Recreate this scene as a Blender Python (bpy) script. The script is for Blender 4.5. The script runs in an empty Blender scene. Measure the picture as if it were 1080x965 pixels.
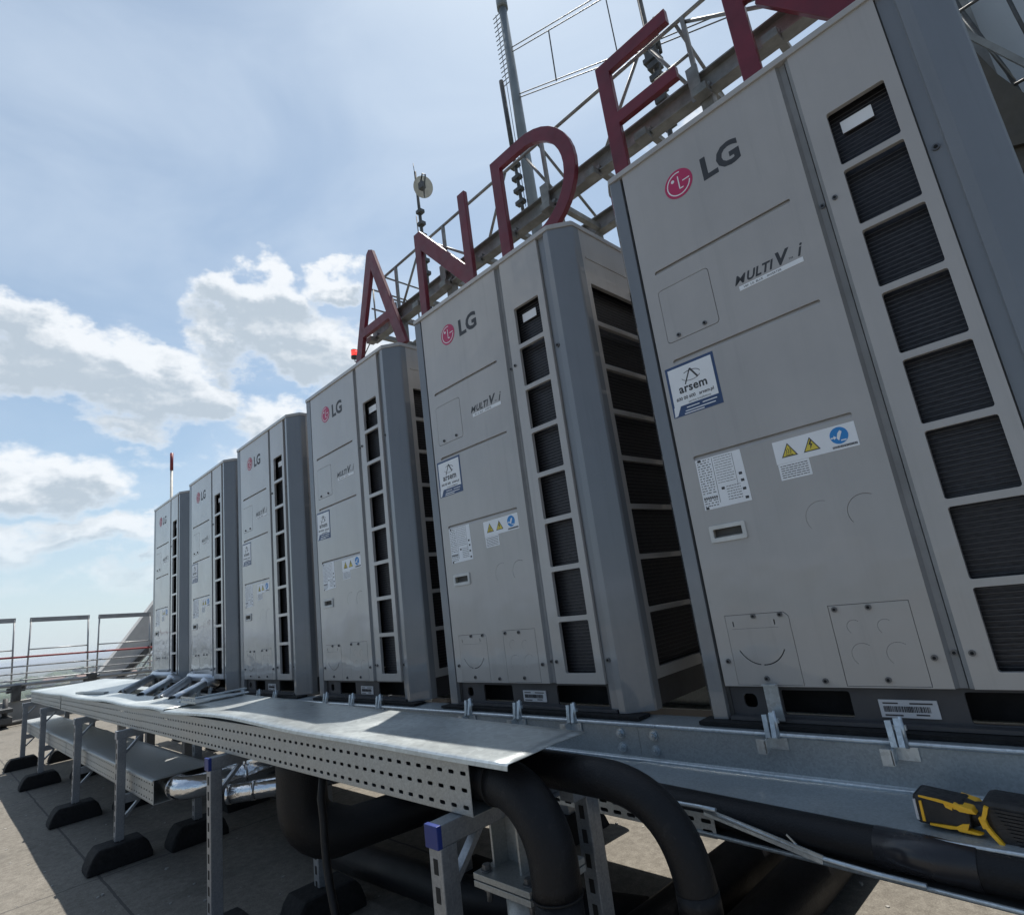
import bpy, bmesh, math, random
from mathutils import Vector, Matrix
random.seed(7)
R = math.radians
scene = bpy.context.scene
COL = scene.collection

# ------------------------------------------------------------------ materials
def new_mat(name):
    m = bpy.data.materials.new(name); m.use_nodes = True
    nt = m.node_tree; b = nt.nodes['Principled BSDF']
    return m, nt, b
def N(nt, t, **k):
    n = nt.nodes.new(t)
    for a, v in k.items(): setattr(n, a, v)
    return n
def coords(nt, scale=(1, 1, 1), kind='Object'):
    tc = N(nt, 'ShaderNodeTexCoord'); mp = N(nt, 'ShaderNodeMapping')
    mp.inputs['Scale'].default_value = scale
    nt.links.new(tc.outputs[kind], mp.inputs['Vector'])
    return mp.outputs['Vector']
def noise(nt, vec, scale, detail=4, rough=.55):
    n = N(nt, 'ShaderNodeTexNoise'); n.inputs['Scale'].default_value = scale
    n.inputs['Detail'].default_value = detail; n.inputs['Roughness'].default_value = rough
    nt.links.new(vec, n.inputs['Vector']); return n.outputs['Fac']
def ramp(nt, fac, stops):
    r = N(nt, 'ShaderNodeValToRGB'); e = r.color_ramp.elements
    while len(e) < len(stops): e.new(.5)
    for i, (p, c) in enumerate(stops):
        e[i].position = p; e[i].color = (c[0], c[1], c[2], 1)
    nt.links.new(fac, r.inputs['Fac']); return r.outputs['Color']
def mixc(nt, fac, a, b, mode='MIX'):
    m = N(nt, 'ShaderNodeMix', data_type='RGBA', blend_type=mode)
    for s, v in (('Factor', fac), ('A', a), ('B', b)):
        sock = [i for i in m.inputs if i.name == s and (i.type == ('VALUE' if s == 'Factor' else 'RGBA'))][0]
        if hasattr(v, 'links'): nt.links.new(v, sock)
        elif s == 'Factor': sock.default_value = v
        else: sock.default_value = (v[0], v[1], v[2], 1)
    return [o for o in m.outputs if o.type == 'RGBA'][0]
def g(v): return (v, v, v)
def bump(nt, b, h, strength, dist=.01):
    bp = N(nt, 'ShaderNodeBump'); bp.inputs['Strength'].default_value = strength
    bp.inputs['Distance'].default_value = dist
    nt.links.new(h, bp.inputs['Height']); nt.links.new(bp.outputs['Normal'], b.inputs['Normal'])
def varied(name, c, rough=.5, metal=0, var=.08, scale=8, bumps=0, bscale=60, coat=0, spec=None, bdist=.002, rvar=.1, stretch=(1, 1, 1)):
    m, nt, b = new_mat(name)
    v = coords(nt, stretch)
    f = noise(nt, v, scale, 6, .6)
    lo = tuple(x * (1 - var * 2) for x in c); hi = tuple(min(1, x * (1 + var * 2)) for x in c)
    nt.links.new(ramp(nt, f, [(.3, lo), (.7, hi)]), b.inputs['Base Color'])
    nt.links.new(ramp(nt, noise(nt, v, scale * 2.3, 5), [(.3, g(max(.02, rough - rvar))), (.7, g(rough + rvar))]), b.inputs['Roughness'])
    b.inputs['Metallic'].default_value = metal
    if coat: b.inputs['Coat Weight'].default_value = coat; b.inputs['Coat Roughness'].default_value = .12
    if spec is not None: b.inputs['Specular IOR Level'].default_value = spec
    if bumps: bump(nt, b, noise(nt, v, bscale, 4), bumps, bdist)
    return m
M = {}
def paint(name, c, wav=.12):
    m, nt, b = new_mat(name)
    v0 = coords(nt); vs0 = coords(nt, (9, 9, 1.2))
    oi = N(nt, 'ShaderNodeObjectInfo'); mu = N(nt, 'ShaderNodeMath', operation='MULTIPLY'); nt.links.new(oi.outputs['Random'], mu.inputs[0]); mu.inputs[1].default_value = 60
    def jit(q):
        a_ = N(nt, 'ShaderNodeVectorMath', operation='ADD'); nt.links.new(q, a_.inputs[0]); nt.links.new(mu.outputs[0], a_.inputs[1]); return a_.outputs[0]
    v = jit(v0); vs = jit(vs0)
    f = noise(nt, vs, 1.0, 6, .6); f2 = noise(nt, v, 3.1, 6, .65)
    c1 = ramp(nt, f, [(.25, tuple(x * .9 for x in c)), (.75, tuple(x * 1.06 for x in c))])
    c2 = mixc(nt, .35, c1, ramp(nt, f2, [(.35, tuple(x * .82 for x in c)), (.65, tuple(x * 1.08 for x in c))]))
    sep = N(nt, 'ShaderNodeSeparateXYZ'); nt.links.new(v0, sep.inputs[0])
    # rain dust gathered low on the sheet
    mr = N(nt, 'ShaderNodeMapRange'); mr.inputs['From Min'].default_value = .5; mr.inputs['From Max'].default_value = .05
    mr.inputs['To Max'].default_value = .55; nt.links.new(sep.outputs['Z'], mr.inputs['Value'])
    mm = N(nt, 'ShaderNodeMath', operation='MULTIPLY'); nt.links.new(mr.outputs[0], mm.inputs[0])
    nt.links.new(noise(nt, v, 14, 8, .7), mm.inputs[1])
    c3 = mixc(nt, mm.outputs[0], c2, (.42, .40, .36))
    # faint vertical run-off streaks and a few scuffs
    vst = N(nt, 'ShaderNodeMapping'); vst.inputs['Scale'].default_value = (38, 38, 1.6); nt.links.new(v, vst.inputs['Vector'])
    stf = ramp(nt, noise(nt, vst.outputs[0], 1.0, 5, .6), [(.55, g(0)), (.80, g(.28))])
    c3 = mixc(nt, stf, c3, tuple(x * .62 for x in c))
    sc = ramp(nt, noise(nt, v, 23, 8, .8), [(.66, g(0)), (.74, g(.35))])
    nt.links.new(mixc(nt, sc, c3, tuple(min(1, x * 1.35) for x in c)), b.inputs['Base Color'])
    nt.links.new(ramp(nt, f2, [(.3, g(.30)), (.7, g(.48))]), b.inputs['Roughness'])
    b.inputs['Coat Weight'].default_value = 1.0; b.inputs['Coat Roughness'].default_value = .05
    n1 = noise(nt, v, 4.5, 3, .45)
    bump(nt, b, n1, wav, .02)
    nt.links.new(nt.nodes[b.name].inputs['Normal'].links[0].from_socket, b.inputs['Coat Normal'])
    return m
M['panel'] = paint('panel_paint', (.425, .407, .393), .28)
M['post'] = paint('post_paint', (.185, .20, .222), .06)
M['dgap'] = varied('gap_grey', (.07, .068, .066), .6)
M['seam'] = varied('seam_grey', (.24, .242, .245), .45)
M['base'] = varied('base_frame_grey', (.065, .065, .07), .55)
M['coil'] = varied('coil_fins', (.034, .034, .040), .40, .4, .3, 60, stretch=(1, 1, 6))
M['wire'] = varied('guard_wire', (.075, .075, .08), .45)
M['black'] = varied('black_void', (.008, .008, .009), .8, var=.05)
M['ink'] = varied('dark_ink', (.042, .043, .048), .5)
M['white'] = varied('label_white', (.84, .86, .89), .45, var=.02)
M['plate'] = varied('dim_label', (.58, .59, .61), .5, var=.04)
M['navy'] = varied('navy_ink', (.035, .07, .17), .4)
M['yellow'] = varied('warning_yellow', (.75, .60, .08), .5, var=.02)
M['blue'] = varied('sign_blue', (.03, .25, .62), .5, var=.02)
M['crimson'] = varied('badge_crimson', (.50, .03, .12), .4, var=.02)
M['crimson_faded'] = varied('badge_faded_red', (.48, .12, .17), .5, var=.05)
M['handle'] = varied('handle_plastic', (.62, .62, .60), .5)
M['recess'] = varied('recess_plastic', (.36, .34, .30), .6)
M['screw'] = varied('screw_steel', (.16, .16, .165), .4, .6)
M['signred'] = varied('sign_red_paint', (.15, .010, .024), .45, 0, .12, 3, .15, 30, coat=.15)
M['steel'] = varied('weathered_steel', (.25, .25, .24), .55, .35, .15, 5, .2, 40)
M['steel_dark'] = varied('dark_steel', (.09, .09, .09), .55, .3, .2, 8)
M['mast'] = varied('mast_grey', (.24, .26, .27), .55, .2, .08, 2)
M['rubber'] = varied('black_rubber', (.009, .009, .010), .9, 0, .2, 30, .5, 120)
M['foam'] = varied('black_foam', (.006, .0062, .0085), .50, 0, .2, 6, .25, 300, bdist=.001)
def foam_mat():
    m, nt, b = new_mat('black_foam_insulation'); v = coords(nt)
    f = noise(nt, v, 5, 6, .6); du = noise(nt, v, 60, 6, .7)
    c = ramp(nt, f, [(.3, (.0055, .0057, .0075)), (.7, (.0105, .0108, .013))])
    c = mixc(nt, ramp(nt, du, [(.58, g(0)), (.74, g(.22))]), c, (.09, .085, .078))
    nt.links.new(c, b.inputs['Base Color'])
    nt.links.new(ramp(nt, f, [(.3, g(.38)), (.7, g(.62))]), b.inputs['Roughness'])
    ad = N(nt, 'ShaderNodeMath', operation='MULTIPLY_ADD'); nt.links.new(noise(nt, v, 17, 4, .6), ad.inputs[0]); ad.inputs[1].default_value = 1.0
    nt.links.new(noise(nt, v, 260, 3), ad.inputs[2]); bump(nt, b, ad.outputs[0], .45, .003); b.inputs['Specular IOR Level'].default_value = .32
    return m
M['foam'] = foam_mat()
M['tape'] = varied('black_tape', (.022, .022, .026), .3, 0, .2, 6)
M['blueend'] = varied('blue_end_cap', (.010, .028, .18), .45)
M['dullwhite'] = varied('dish_white', (.62, .60, .54), .5)
M['redrail'] = varied('red_rail_paint', (.26, .03, .035), .5)
M['railgrey'] = varied('rail_galvanised', (.36, .37, .38), .5, .5)
M['fin'] = varied('pale_fin', (.60, .585, .56), .85, 0, .06, 3, .3, 30)
M['concrete'] = varied('concrete_grey', (.34, .33, .31), .85, 0, .1, 3, .4, 30)
M['wall'] = varied('penthouse_cladding', (.50, .53, .56), .35, 0, .04, .8)
M['darkwall'] = varied('dark_render', (.10, .095, .09), .85, 0, .1, 3)
M['toolyellow'] = varied('tool_yellow', (.98, .52, .03), .38, var=.04)
M['toolblack'] = varied('tool_black', (.02, .02, .022), .5, 0, .15, 40, .3, 200)
M['louvre'] = varied('louvre_brown', (.075, .065, .05), .6)
def galv(name, c, rough, metal=.75, spangle=70, dirt=.25):
    m, nt, b = new_mat(name)
    v = coords(nt)
    vo = N(nt, 'ShaderNodeTexVoronoi'); vo.inputs['Scale'].default_value = spangle; nt.links.new(v, vo.inputs['Vector'])
    sp = N(nt, 'ShaderNodeSeparateColor'); nt.links.new(vo.outputs['Color'], sp.inputs[0])
    c1 = ramp(nt, sp.outputs[0], [(0, tuple(x * .72 for x in c)), (1, tuple(min(1, x * 1.18) for x in c))])
    f = noise(nt, v, 2.7, 8, .65)
    c2 = mixc(nt, .55, c1, ramp(nt, f, [(.3, tuple(x * .72 for x in c)), (.7, tuple(min(1, x * 1.08) for x in c))]))
    d = ramp(nt, noise(nt, v, 11, 9, .75), [(.60, g(0)), (.78, g(dirt))])
    nt.links.new(mixc(nt, d, c2, (.20, .19, .17)), b.inputs['Base Color'])
    nt.links.new(ramp(nt, f, [(.3, g(rough - .08)), (.7, g(rough + .12))]), b.inputs['Roughness'])
    b.inputs['Metallic'].default_value = metal
    bump(nt, b, noise(nt, v, 7, 5, .5), .12, .01)
    return m
M['lid'] = galv('lid_zinc', (.56, .605, .615), .34, .70, 75, .30)
M['tray'] = galv('tray_zinc', (.42, .435, .43), .46, .5, 260)
M['beam'] = galv('beam_zinc', (.38, .42, .44), .44, .45, 240, .25)
M['strut'] = galv('strut_zinc', (.33, .355, .39), .42, .7, 220)
M['lip'] = galv('lip_zinc', (.60, .66, .70), .35, .7, 120)
def clad(name, col=(.80, .81, .83), r0=.10, r1=.24):
    m, nt, b = new_mat(name)
    v = coords(nt); b.inputs['Base Color'].default_value = (*col, 1)
    b.inputs['Metallic'].default_value = 1
    nt.links.new(ramp(nt, noise(nt, v, 12, 5), [(.3, g(r0)), (.7, g(r1))]), b.inputs['Roughness'])
    bump(nt, b, noise(nt, coords(nt, (1, 1, 2)), 16, 3), .35, .012)
    return m
M['clad'] = clad('aluminium_cladding')
M['clad_light'] = varied('matt_foil_cladding', (.80, .82, .85), .38, .6, .05, 6, .15, 25)
def roof_mat():
    m, nt, b = new_mat('mineral_roofing_felt')
    v = coords(nt)
    gr = noise(nt, v, 190, 3, .7); st = noise(nt, v, 1.1, 8, .6); fi = noise(nt, v, 32, 4, .7)
    a = ramp(nt, gr, [(.30, (.10, .09, .078)), (.52, (.205, .19, .165)), (.72, (.36, .335, .295))])
    s = ramp(nt, st, [(.3, (.62, .60, .56)), (.62, (1.05, 1.03, 1.0))])
    c = mixc(nt, 1, a, s, 'MULTIPLY')
    c = mixc(nt, .5, c, ramp(nt, fi, [(.35, (.11, .10, .088)), (.7, (.26, .245, .215))]))
    # sheet laps: narrow bands along X every metre, cross joints
    sep = N(nt, 'ShaderNodeSeparateXYZ'); nt.links.new(v, sep.inputs[0])
    def line(sock, per, off, w):
        ad = N(nt, 'ShaderNodeMath', operation='ADD'); nt.links.new(sock, ad.inputs[0]); ad.inputs[1].default_value = off
        mo = N(nt, 'ShaderNodeMath', operation='PINGPONG'); nt.links.new(ad.outputs[0], mo.inputs[0]); mo.inputs[1].default_value = per / 2
        lt = N(nt, 'ShaderNodeMath', operation='LESS_THAN'); nt.links.new(mo.outputs[0], lt.inputs[0]); lt.inputs[1].default_value = w
        return lt.outputs[0]
    wob = N(nt, 'ShaderNodeMath', operation='MULTIPLY_ADD'); nt.links.new(noise(nt, v, 6, 4), wob.inputs[0]); wob.inputs[1].default_value = .02
    nt.links.new(sep.outputs['Y'], wob.inputs[2])
    c = mixc(nt, line(wob.outputs[0], 1.0, .83, .006), c, (.075, .07, .065))
    wob2 = N(nt, 'ShaderNodeMath', operation='MULTIPLY_ADD'); nt.links.new(noise(nt, v, 6, 4), wob2.inputs[0]); wob2.inputs[1].default_value = .02
    nt.links.new(sep.outputs['X'], wob2.inputs[2])
    c = mixc(nt, line(wob2.outputs[0], 2.6, .35, .005), c, (.08, .075, .07))
    stn = ramp(nt, noise(nt, v, 2.3, 9, .72), [(.54, g(0)), (.62, g(.55)), (.66, g(.2))])      # dried puddle rims
    c = mixc(nt, stn, c, (.09, .085, .075))
    nt.links.new(c, b.inputs['Base Color']); b.inputs['Roughness'].default_value = .93
    bump(nt, b, gr, .5, .004)
    return m
M['roof'] = roof_mat()
def city_mat():
    m, nt, b = new_mat('city_ground'); v = coords(nt)
    f = noise(nt, v, .004, 9, .65)
    nt.links.new(ramp(nt, f, [(.35, (.04, .065, .03)), (.5, (.09, .10, .07)), (.6, (.20, .19, .18)), (.7, (.06, .08, .04))]), b.inputs['Base Color'])
    b.inputs['Roughness'].default_value = 1
    return m
M['city'] = city_mat()
M['citywall'] = varied('city_render', (.42, .40, .37), .9, 0, .1, .01)
M['cityroof'] = varied('city_roof', (.25, .16, .13), .9, 0, .1, .01)
M['leaf'] = varied('distant_leaf', (.05, .075, .035), .9, 0, .3, .02)
m, nt, b = new_mat('lamp_red'); b.inputs['Base Color'].default_value = (.6, .02, .02, 1)
b.inputs['Emission Color'].default_value = (1, .05, .04, 1); b.inputs['Emission Strength'].default_value = 1.6; M['lampred'] = m

# ------------------------------------------------------------------ mesh helpers
def wl(o):
    v = Vector((0, 0, 0))
    while o is not None: v += o.location; o = o.parent
    return v
CAM_SCALE = None
class MB:
    def __init__(s): s.bm = bmesh.new(); s.smooth = []
    def face(s, pts, m=0, sm=False):
        try:
            f = s.bm.faces.new([s.bm.verts.new(p) for p in pts]); f.material_index = m; f.smooth = sm; return f
        except ValueError: return None
    def box(s, x0, x1, y0, y1, z0, z1, m=0, bev=0):
        return s.prism([(x0, y0), (x1, y0), (x1, y1), (x0, y1)], z0, z1, 'z', m, bev)
    def prism(s, poly, a, b, ax='z', m=0, bev=0):
        f = {'z': lambda p, d: (p[0], p[1], d), 'y': lambda p, d: (p[0], d, p[1]), 'x': lambda p, d: (d, p[0], p[1])}[ax]
        v0 = [s.bm.verts.new(f(p, a)) for p in poly]; v1 = [s.bm.verts.new(f(p, b)) for p in poly]
        n = len(poly); fs = [s.bm.faces.new(v0[::-1]), s.bm.faces.new(v1)]
        for i in range(n): fs.append(s.bm.faces.new([v0[i], v0[(i + 1) % n], v1[(i + 1) % n], v1[i]]))
        for q in fs: q.material_index = m
        if bev:
            es = list({e for q in fs for e in q.edges})
            r = bmesh.ops.bevel(s.bm, geom=es, offset=bev, segments=2, profile=.6, affect='EDGES')
            for q in r['faces']: q.material_index = m
        return s
    def bar(s, p, q, w, h, m=0, up=(0, 0, 1), bev=0):
        p, q = Vector(p), Vector(q); d = (q - p); L = d.length; d.normalize(); up = Vector(up)
        if abs(d.dot(up)) > .98: up = Vector((0, 1, 0))
        sx = d.cross(up).normalized(); sz = sx.cross(d).normalized()
        t = MB(); t.box(-w / 2, w / 2, 0, L, -h / 2, h / 2, m, bev)
        mt = Matrix((sx, d, sz)).transposed().to_4x4(); mt.translation = p
        t.bm.transform(mt); s.add(t); return s
    def add(s, t):
        me = bpy.data.meshes.new('x'); t.bm.to_mesh(me); s.bm.from_mesh(me); bpy.data.meshes.remove(me); t.bm.free()
    def xf(s, mt): s.bm.transform(mt); return s
    def tube(s, pts, r, m=0, n=12, cap=True, sm=True):
        pts = [Vector(p) for p in pts]; k = len(pts); rs = r if isinstance(r, (list, tuple)) else [r] * k
        rings = []; prev = None
        for i, p in enumerate(pts):
            d = (pts[min(i + 1, k - 1)] - pts[max(i - 1, 0)]).normalized()
            if prev is None:
                up = Vector((0, 0, 1)) if abs(d.z) < .9 else Vector((0, 1, 0))
                a = d.cross(up).normalized()
            else: a = (prev - d * prev.dot(d)).normalized()
            prev = a; bb = d.cross(a)
            rings.append([s.bm.verts.new(p + (a * math.cos(t) + bb * math.sin(t)) * rs[i]) for t in [2 * math.pi * j / n for j in range(n)]])
        for i in range(k - 1):
            for j in range(n):
                f = s.bm.faces.new([rings[i][j], rings[i][(j + 1) % n], rings[i + 1][(j + 1) % n], rings[i + 1][j]]); f.smooth = sm; f.material_index = m
        if cap:
            for q in (rings[0][::-1], rings[-1]):
                f = s.bm.faces.new(q); f.material_index = m
        return s
    def disc(s, c, r, n=28, m=0, axis='y', d=.001):
        poly = [(c[0] + r * math.cos(2 * math.pi * i / n), c[2] + r * math.sin(2 * math.pi * i / n)) for i in range(n)]
        s.prism(poly, c[1] - d, c[1], 'y', m); return s
    def mesh(s, me, f, m=0):
        vs = [s.bm.verts.new(f(v.co)) for v in me.vertices]
        for p in me.polygons:
            try: q = s.bm.faces.new([vs[i] for i in p.vertices]); q.material_index = m
            except ValueError: pass
        return s
    def build(s, name, mats, parent=None, fix=True, ang=None):
        if CAM_SCALE is not None: s.bm.transform(CAM_SCALE)
        if fix: bmesh.ops.recalc_face_normals(s.bm, faces=s.bm.faces)
        me = bpy.data.meshes.new(name)
        if parent is not None: s.bm.transform(Matrix.Translation(-wl(parent)))
        s.bm.to_mesh(me); s.bm.free()
        for q in (mats if isinstance(mats, (list, tuple)) else [mats]): me.materials.append(q)
        o = bpy.data.objects.new(name, me); COL.objects.link(o)
        if parent is not None: o.parent = parent
        return o
def tag(o, label=None, cat=None, group=None, kind=None):
    if label: o['label'] = label
    if cat: o['category'] = cat
    if group: o['group'] = group
    if kind: o['kind'] = kind
    return o
def thing(name, label, cat, loc=(0, 0, 0), group=None):
    o = bpy.data.objects.new(name, None); COL.objects.link(o); o.location = (CAM_SCALE @ Vector(loc)) if CAM_SCALE is not None else loc; o.empty_display_size = .1
    return tag(o, label, cat, group)
def copy_tree(o, parent=None):
    c = o.copy(); COL.objects.link(c); c.parent = parent
    for ch in list(o.children): copy_tree(ch, c)
    return c
def sheet(o, t=.0015):
    md = o.modifiers.new('s', 'SOLIDIFY'); md.thickness = t; md.offset = 0; return o
def curve_mesh(loops, depth=0, bevel=0):
    """filled 2D shape with holes -> mesh"""
    cu = bpy.data.curves.new('c', 'CURVE'); cu.dimensions = '2D'; cu.fill_mode = 'BOTH'
    cu.extrude = depth / 2; cu.bevel_depth = bevel; cu.bevel_resolution = 1
    for lp in loops:
        sp = cu.splines.new('POLY'); sp.points.add(len(lp) - 1); sp.use_cyclic_u = True
        for i, p in enumerate(lp): sp.points[i].co = (p[0], p[1], 0, 1)
    o = bpy.data.objects.new('c', cu); COL.objects.link(o)
    dg = bpy.context.evaluated_depsgraph_get(); dg.update()
    me = bpy.data.meshes.new_from_object(o.evaluated_get(dg))
    bpy.data.objects.remove(o); bpy.data.curves.remove(cu)
    return me
def text_mesh(txt, size, shear=0, bold=0, align='LEFT', depth=.0004, space=1):
    cu = bpy.data.curves.new('t', 'FONT'); cu.body = txt; cu.size = size; cu.shear = shear; cu.offset = bold
    cu.extrude = depth / 2; cu.align_x = align; cu.resolution_u = 3; cu.space_character = space
    o = bpy.data.objects.new('t', cu); COL.objects.link(o)
    dg = bpy.context.evaluated_depsgraph_get(); dg.update()
    me = bpy.data.meshes.new_from_object(o.evaluated_get(dg))
    bpy.data.objects.remove(o); bpy.data.curves.remove(cu)
    return me
def XZ(x0, z0, y): return lambda c: (x0 + c.x, y - c.z, z0 + c.y)
def rrect(x0, x1, y0, y1, r, n=4):
    o = []
    for cx, cy, a in ((x1 - r, y1 - r, 0), (x0 + r, y1 - r, 90), (x0 + r, y0 + r, 180), (x1 - r, y0 + r, 270)):
        for i in range(n + 1): t = R(a + 90 * i / n); o.append((cx + r * math.cos(t), cy + r * math.sin(t)))
    return o
def arc_slit(cx, cy, r, w, a0, a1, n=20):
    o = [(cx + r * math.cos(R(a0 + (a1 - a0) * i / n)), cy + r * math.sin(R(a0 + (a1 - a0) * i / n))) for i in range(n + 1)]
    return o + [(cx + (r - w) * math.cos(R(a1 + (a0 - a1) * i / n)), cy + (r - w) * math.sin(R(a1 + (a0 - a1) * i / n))) for i in range(n + 1)]

# ------------------------------------------------------------------ outdoor unit
W, D, H, PB, PITCH = .934, .76, 1.69, .084, 1.143
ZT = 1.672
OPEN = [(1.455 - .1676 * k - (.152 if k < 7 else .166), 1.455 - .1676 * k) for k in range(8)]
def make_unit():
    root = thing('outdoor_unit', 'x', 'heat pump', (0, 0, 0))
    P_, Pn, Po = M['panel'], M['panel'], M['post']
    # --- service panel with pressed grooves, knock-outs, hatch gaps
    x0, x1 = .061, .566
    holes = []
    for za, xa, xb in ((1.288, .104, .517), (.994, .104, .521), (.697, .104, .521)):
        holes.append(rrect(xa, xb, za - .0065, za + .0065, .006))
    holes.append(rrect(.1005, .2675, 1.0525, 1.2275, .011))
    holes.append([(.0980, PB + .002), (.2670, PB + .002), (.2670, .2515), (.2560, .2625), (.0980, .2625)])
    holes.append([(.3605, PB + .002), (.5290, PB + .002), (.5290, .2680), (.3605, .2680)])
    holes += [arc_slit(.402, .474, .040, .0016, 70, 215), arc_slit(.496, .472, .040, .0020, 60, 215)]
    holes.append(rrect(.112, .207, .459, .497, .003))
    me = curve_mesh([[(x0, PB), (x1, PB), (x1, ZT), (x0, ZT)]] + holes, .003, .0006)
    mb = MB(); mb.mesh(me, XZ(0, 0, .002))
    mb.box(x0 - .001, x0 + .002, .004, .03, PB, ZT); mb.box(x1 - .002, x1 + .001, .004, .03, PB, ZT)
    for za, xa, xb in ((1.288, .104, .517), (.994, .104, .521), (.697, .104, .521)):      # pressed groove floors
        mb.prism([(.0012, za - .0075), (.0075, za + .0075), (.010, za + .0075), (.010, za - .0075)], xa - .002, xb + .002, 'x')
    panel = mb.build('service_panel', M['panel'], root)
    MB().box(x0 + .003, x1 - .003, .0105, .0125, PB + .002, ZT - .004).build('backing_sheet', M['dgap'], panel)
    def screw(x, z, y=.0, par=panel, r=.0065):
        s = MB(); n = 10
        s.tube([(x, y, z), (x, y - .004, z)], r, n=n); s.tube([(x, y - .004, z), (x, y - .006, z)], [r * .55, r * .5], m=1, n=6)
        return s.build('screw', [M['screw'], M['black']], par)
    # hatch
    hm = curve_mesh([rrect(.103, .265, 1.055, 1.225, .009)], .003, .0005)
    hatch = MB().mesh(hm, XZ(0, 0, .0015)).build('hatch_cover', M['panel'], root)
    screw(.140, 1.068, par=hatch); screw(.224, 1.069, par=hatch)
    # bottom covers
    hm = curve_mesh([[(.1, PB + .004), (.265, PB + .004), (.265, .25), (.255, .2605), (.1, .2605)],
                     arc_slit(.180, .200, .066, .0035, 205, 262, 12), arc_slit(.180, .200, .066, .0035, 268, 335, 12),
                     rrect(.117, .121, .232, .246, .0015), rrect(.226, .230, .232, .246, .0015),
                     rrect(.112, .236, .2255, .2268, .0005)], .003, .0005)
    cv = MB().mesh(hm, XZ(0, 0, .0015)).build('pipe_cover', M['panel'], root)
    for x, z in ((.177, .256), (.246, .256), (.178, .103)): screw(x, z, par=cv)
    hm = curve_mesh([[(.363, PB + .004), (.527, PB + .004), (.527, .266), (.363, .266)]] +
                    [arc_slit(a, z, r, .0014, 50, 230, 14) for a, z, r in ((.409, .216, .017), (.472, .214, .017), (.414, .155, .026), (.485, .155, .026))], .003, .0005)
    cv = MB().mesh(hm, XZ(0, 0, .0015)).build('wiring_cover', M['panel'], root)
    for x, z in ((.375, .258), (.447, .258), (.449, .101)): screw(x, z, par=cv)
    for x, z in ((.084, .146), (.317, .098), (.546, .146)): screw(x, z)
    # dark backing of the slits
    # strips between panel and grille
    s = MB(); s.prism([(.567, .001), (.5735, .010), (.587, .010), (.5885, .006), (.5885, .02), (.567, .02)], PB, ZT); s.prism([(.5900, .006), (.5915, .004), (.5990, .001), (.5990, .02), (.5900, .02)], PB, ZT); st = s.build('seam_strip', M['seam'], root)
    for z in (1.232, .154): screw(.581, z, .010, st)
    # grille section
    holes = [rrect(.645, .775, a, b, .006) for a, b in OPEN]
    me = curve_mesh([[(.6, PB), (.803, PB), (.803, ZT), (.6, ZT)]] + holes, .012, .0008)
    mb = MB(); mb.mesh(me, XZ(0, 0, .006)); mb.box(.646, .774, .001, .010, 1.456, 1.468, 0, .002)
    gp = mb.build('grille_panel', M['panel'], root)
    for z in (1.232, .154): screw(.613, z, -.0, gp)
    c = MB(); c.box(.62, .80, .036, .046, PB, 1.56)
    wv = MB()
    for a, b in OPEN:
        k = int((b - a) / .0105)
        for i in range(k):
            z = a + (i + .5) * (b - a) / k
            wv.box(.64, .78, .028, .0295, z - .0007, z + .0007)
    
    c.build('coil', M['coil'], root); wv.build('guard_wires', M['wire'], root)
    MB().box(.665, .735, .0225, .0240, 1.395, 1.428).build('coil_label', M['white'], root)
    # right side panel (plane x = W) and left side panel
    for sx, xo, sg in (('r', W - .006, 1), ('l', -.018, -1)):
        holes = [rrect(.115, .63, a, b, .004) for a, b in OPEN]
        me = curve_mesh([[(.092, PB), (.67, PB), (.67, ZT), (.092, ZT)]] + holes, .014, .001)
        mb = MB(); mb.mesh(me, lambda q: (xo + q.z, q.x, q.y))
        mb.bar((xo + sg * .009, .11, 1.56), (xo + sg * .009, .65, 1.56), .003, .006)
        mb.build('side_panel', M['panel'], root)
        c = MB(); xi = xo - sg * .032
        c.box(min(xi, xi - sg * .01), max(xi, xi - sg * .01), .09, .68, PB, 1.6); c.build('coil', M['coil'], root)
        wv = MB()
        for a, b in OPEN:
            k = int((b - a) / .0125)
            for i in range(k):
                z = a + (i + .5) * (b - a) / k; wv.box(xo - sg * .022 - .0007, xo - sg * .022 + .0007, .10, .66, z - .0008, z + .0008)
        wv.build('guard_wires', M['wire'], root)
    # rear
    MB().box(.03, .90, D - .02, D - .008, PB, ZT).build('back_panel', M['panel'], root)
    # corner posts
    def post(pts, name='corner_post', scr=None):
        o = MB().prism(pts, 0.0, ZT, 'z', 0, .0012).build(name, M['post'], root)
        return o
    p = post([(.806, .010), (.838, .010), (.842, -.002), (.866, -.003), (.934, .052), (.938, .060), (.938, .090), (.915, .090), (.915, .065), (.860, .02), (.806, .02)])
    for z in (1.232, .154): screw(.822, z, .010, p, .008)
    post([(.050, .002), (.012, -.003), (-.020, .045), (-.024, .060), (-.024, .090), (-.004, .090), (-.004, .062), (.018, .02), (.050, .02)])
    for pts in ([(W + .004, D - .09), (W + .004, D - .05), (.87, D + .004), (.83, D + .002), (.83, D - .02), (.91, D - .09)],
                [(-.024, D - .09), (-.024, D - .05), (.02, D + .004), (.06, D + .002), (.06, D - .02), (.0, D - .09)]): post(pts)
    g1 = MB(); g1.box(.8035, .8055, .012, .03, PB, ZT); g1.box(.049, .061, .018, .03, .0, ZT)
    g1.box(.922, .930, .088, .094, PB, ZT); g1.build('gap_liner', M['dgap'], root)
    # top cap
    octo = [(.010, -.007), (.868, -.007), (.940, .050), (.942, .06), (.942, D - .05), (.87, D + .006), (.02, D + .006), (-.028, D - .05), (-.028, .06), (-.024, .043)]
    t = MB(); t.prism(octo, ZT, H, 'z', 0, .002); cap = t.build('top_cap', M['panel'], root)
    f = MB()
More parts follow.
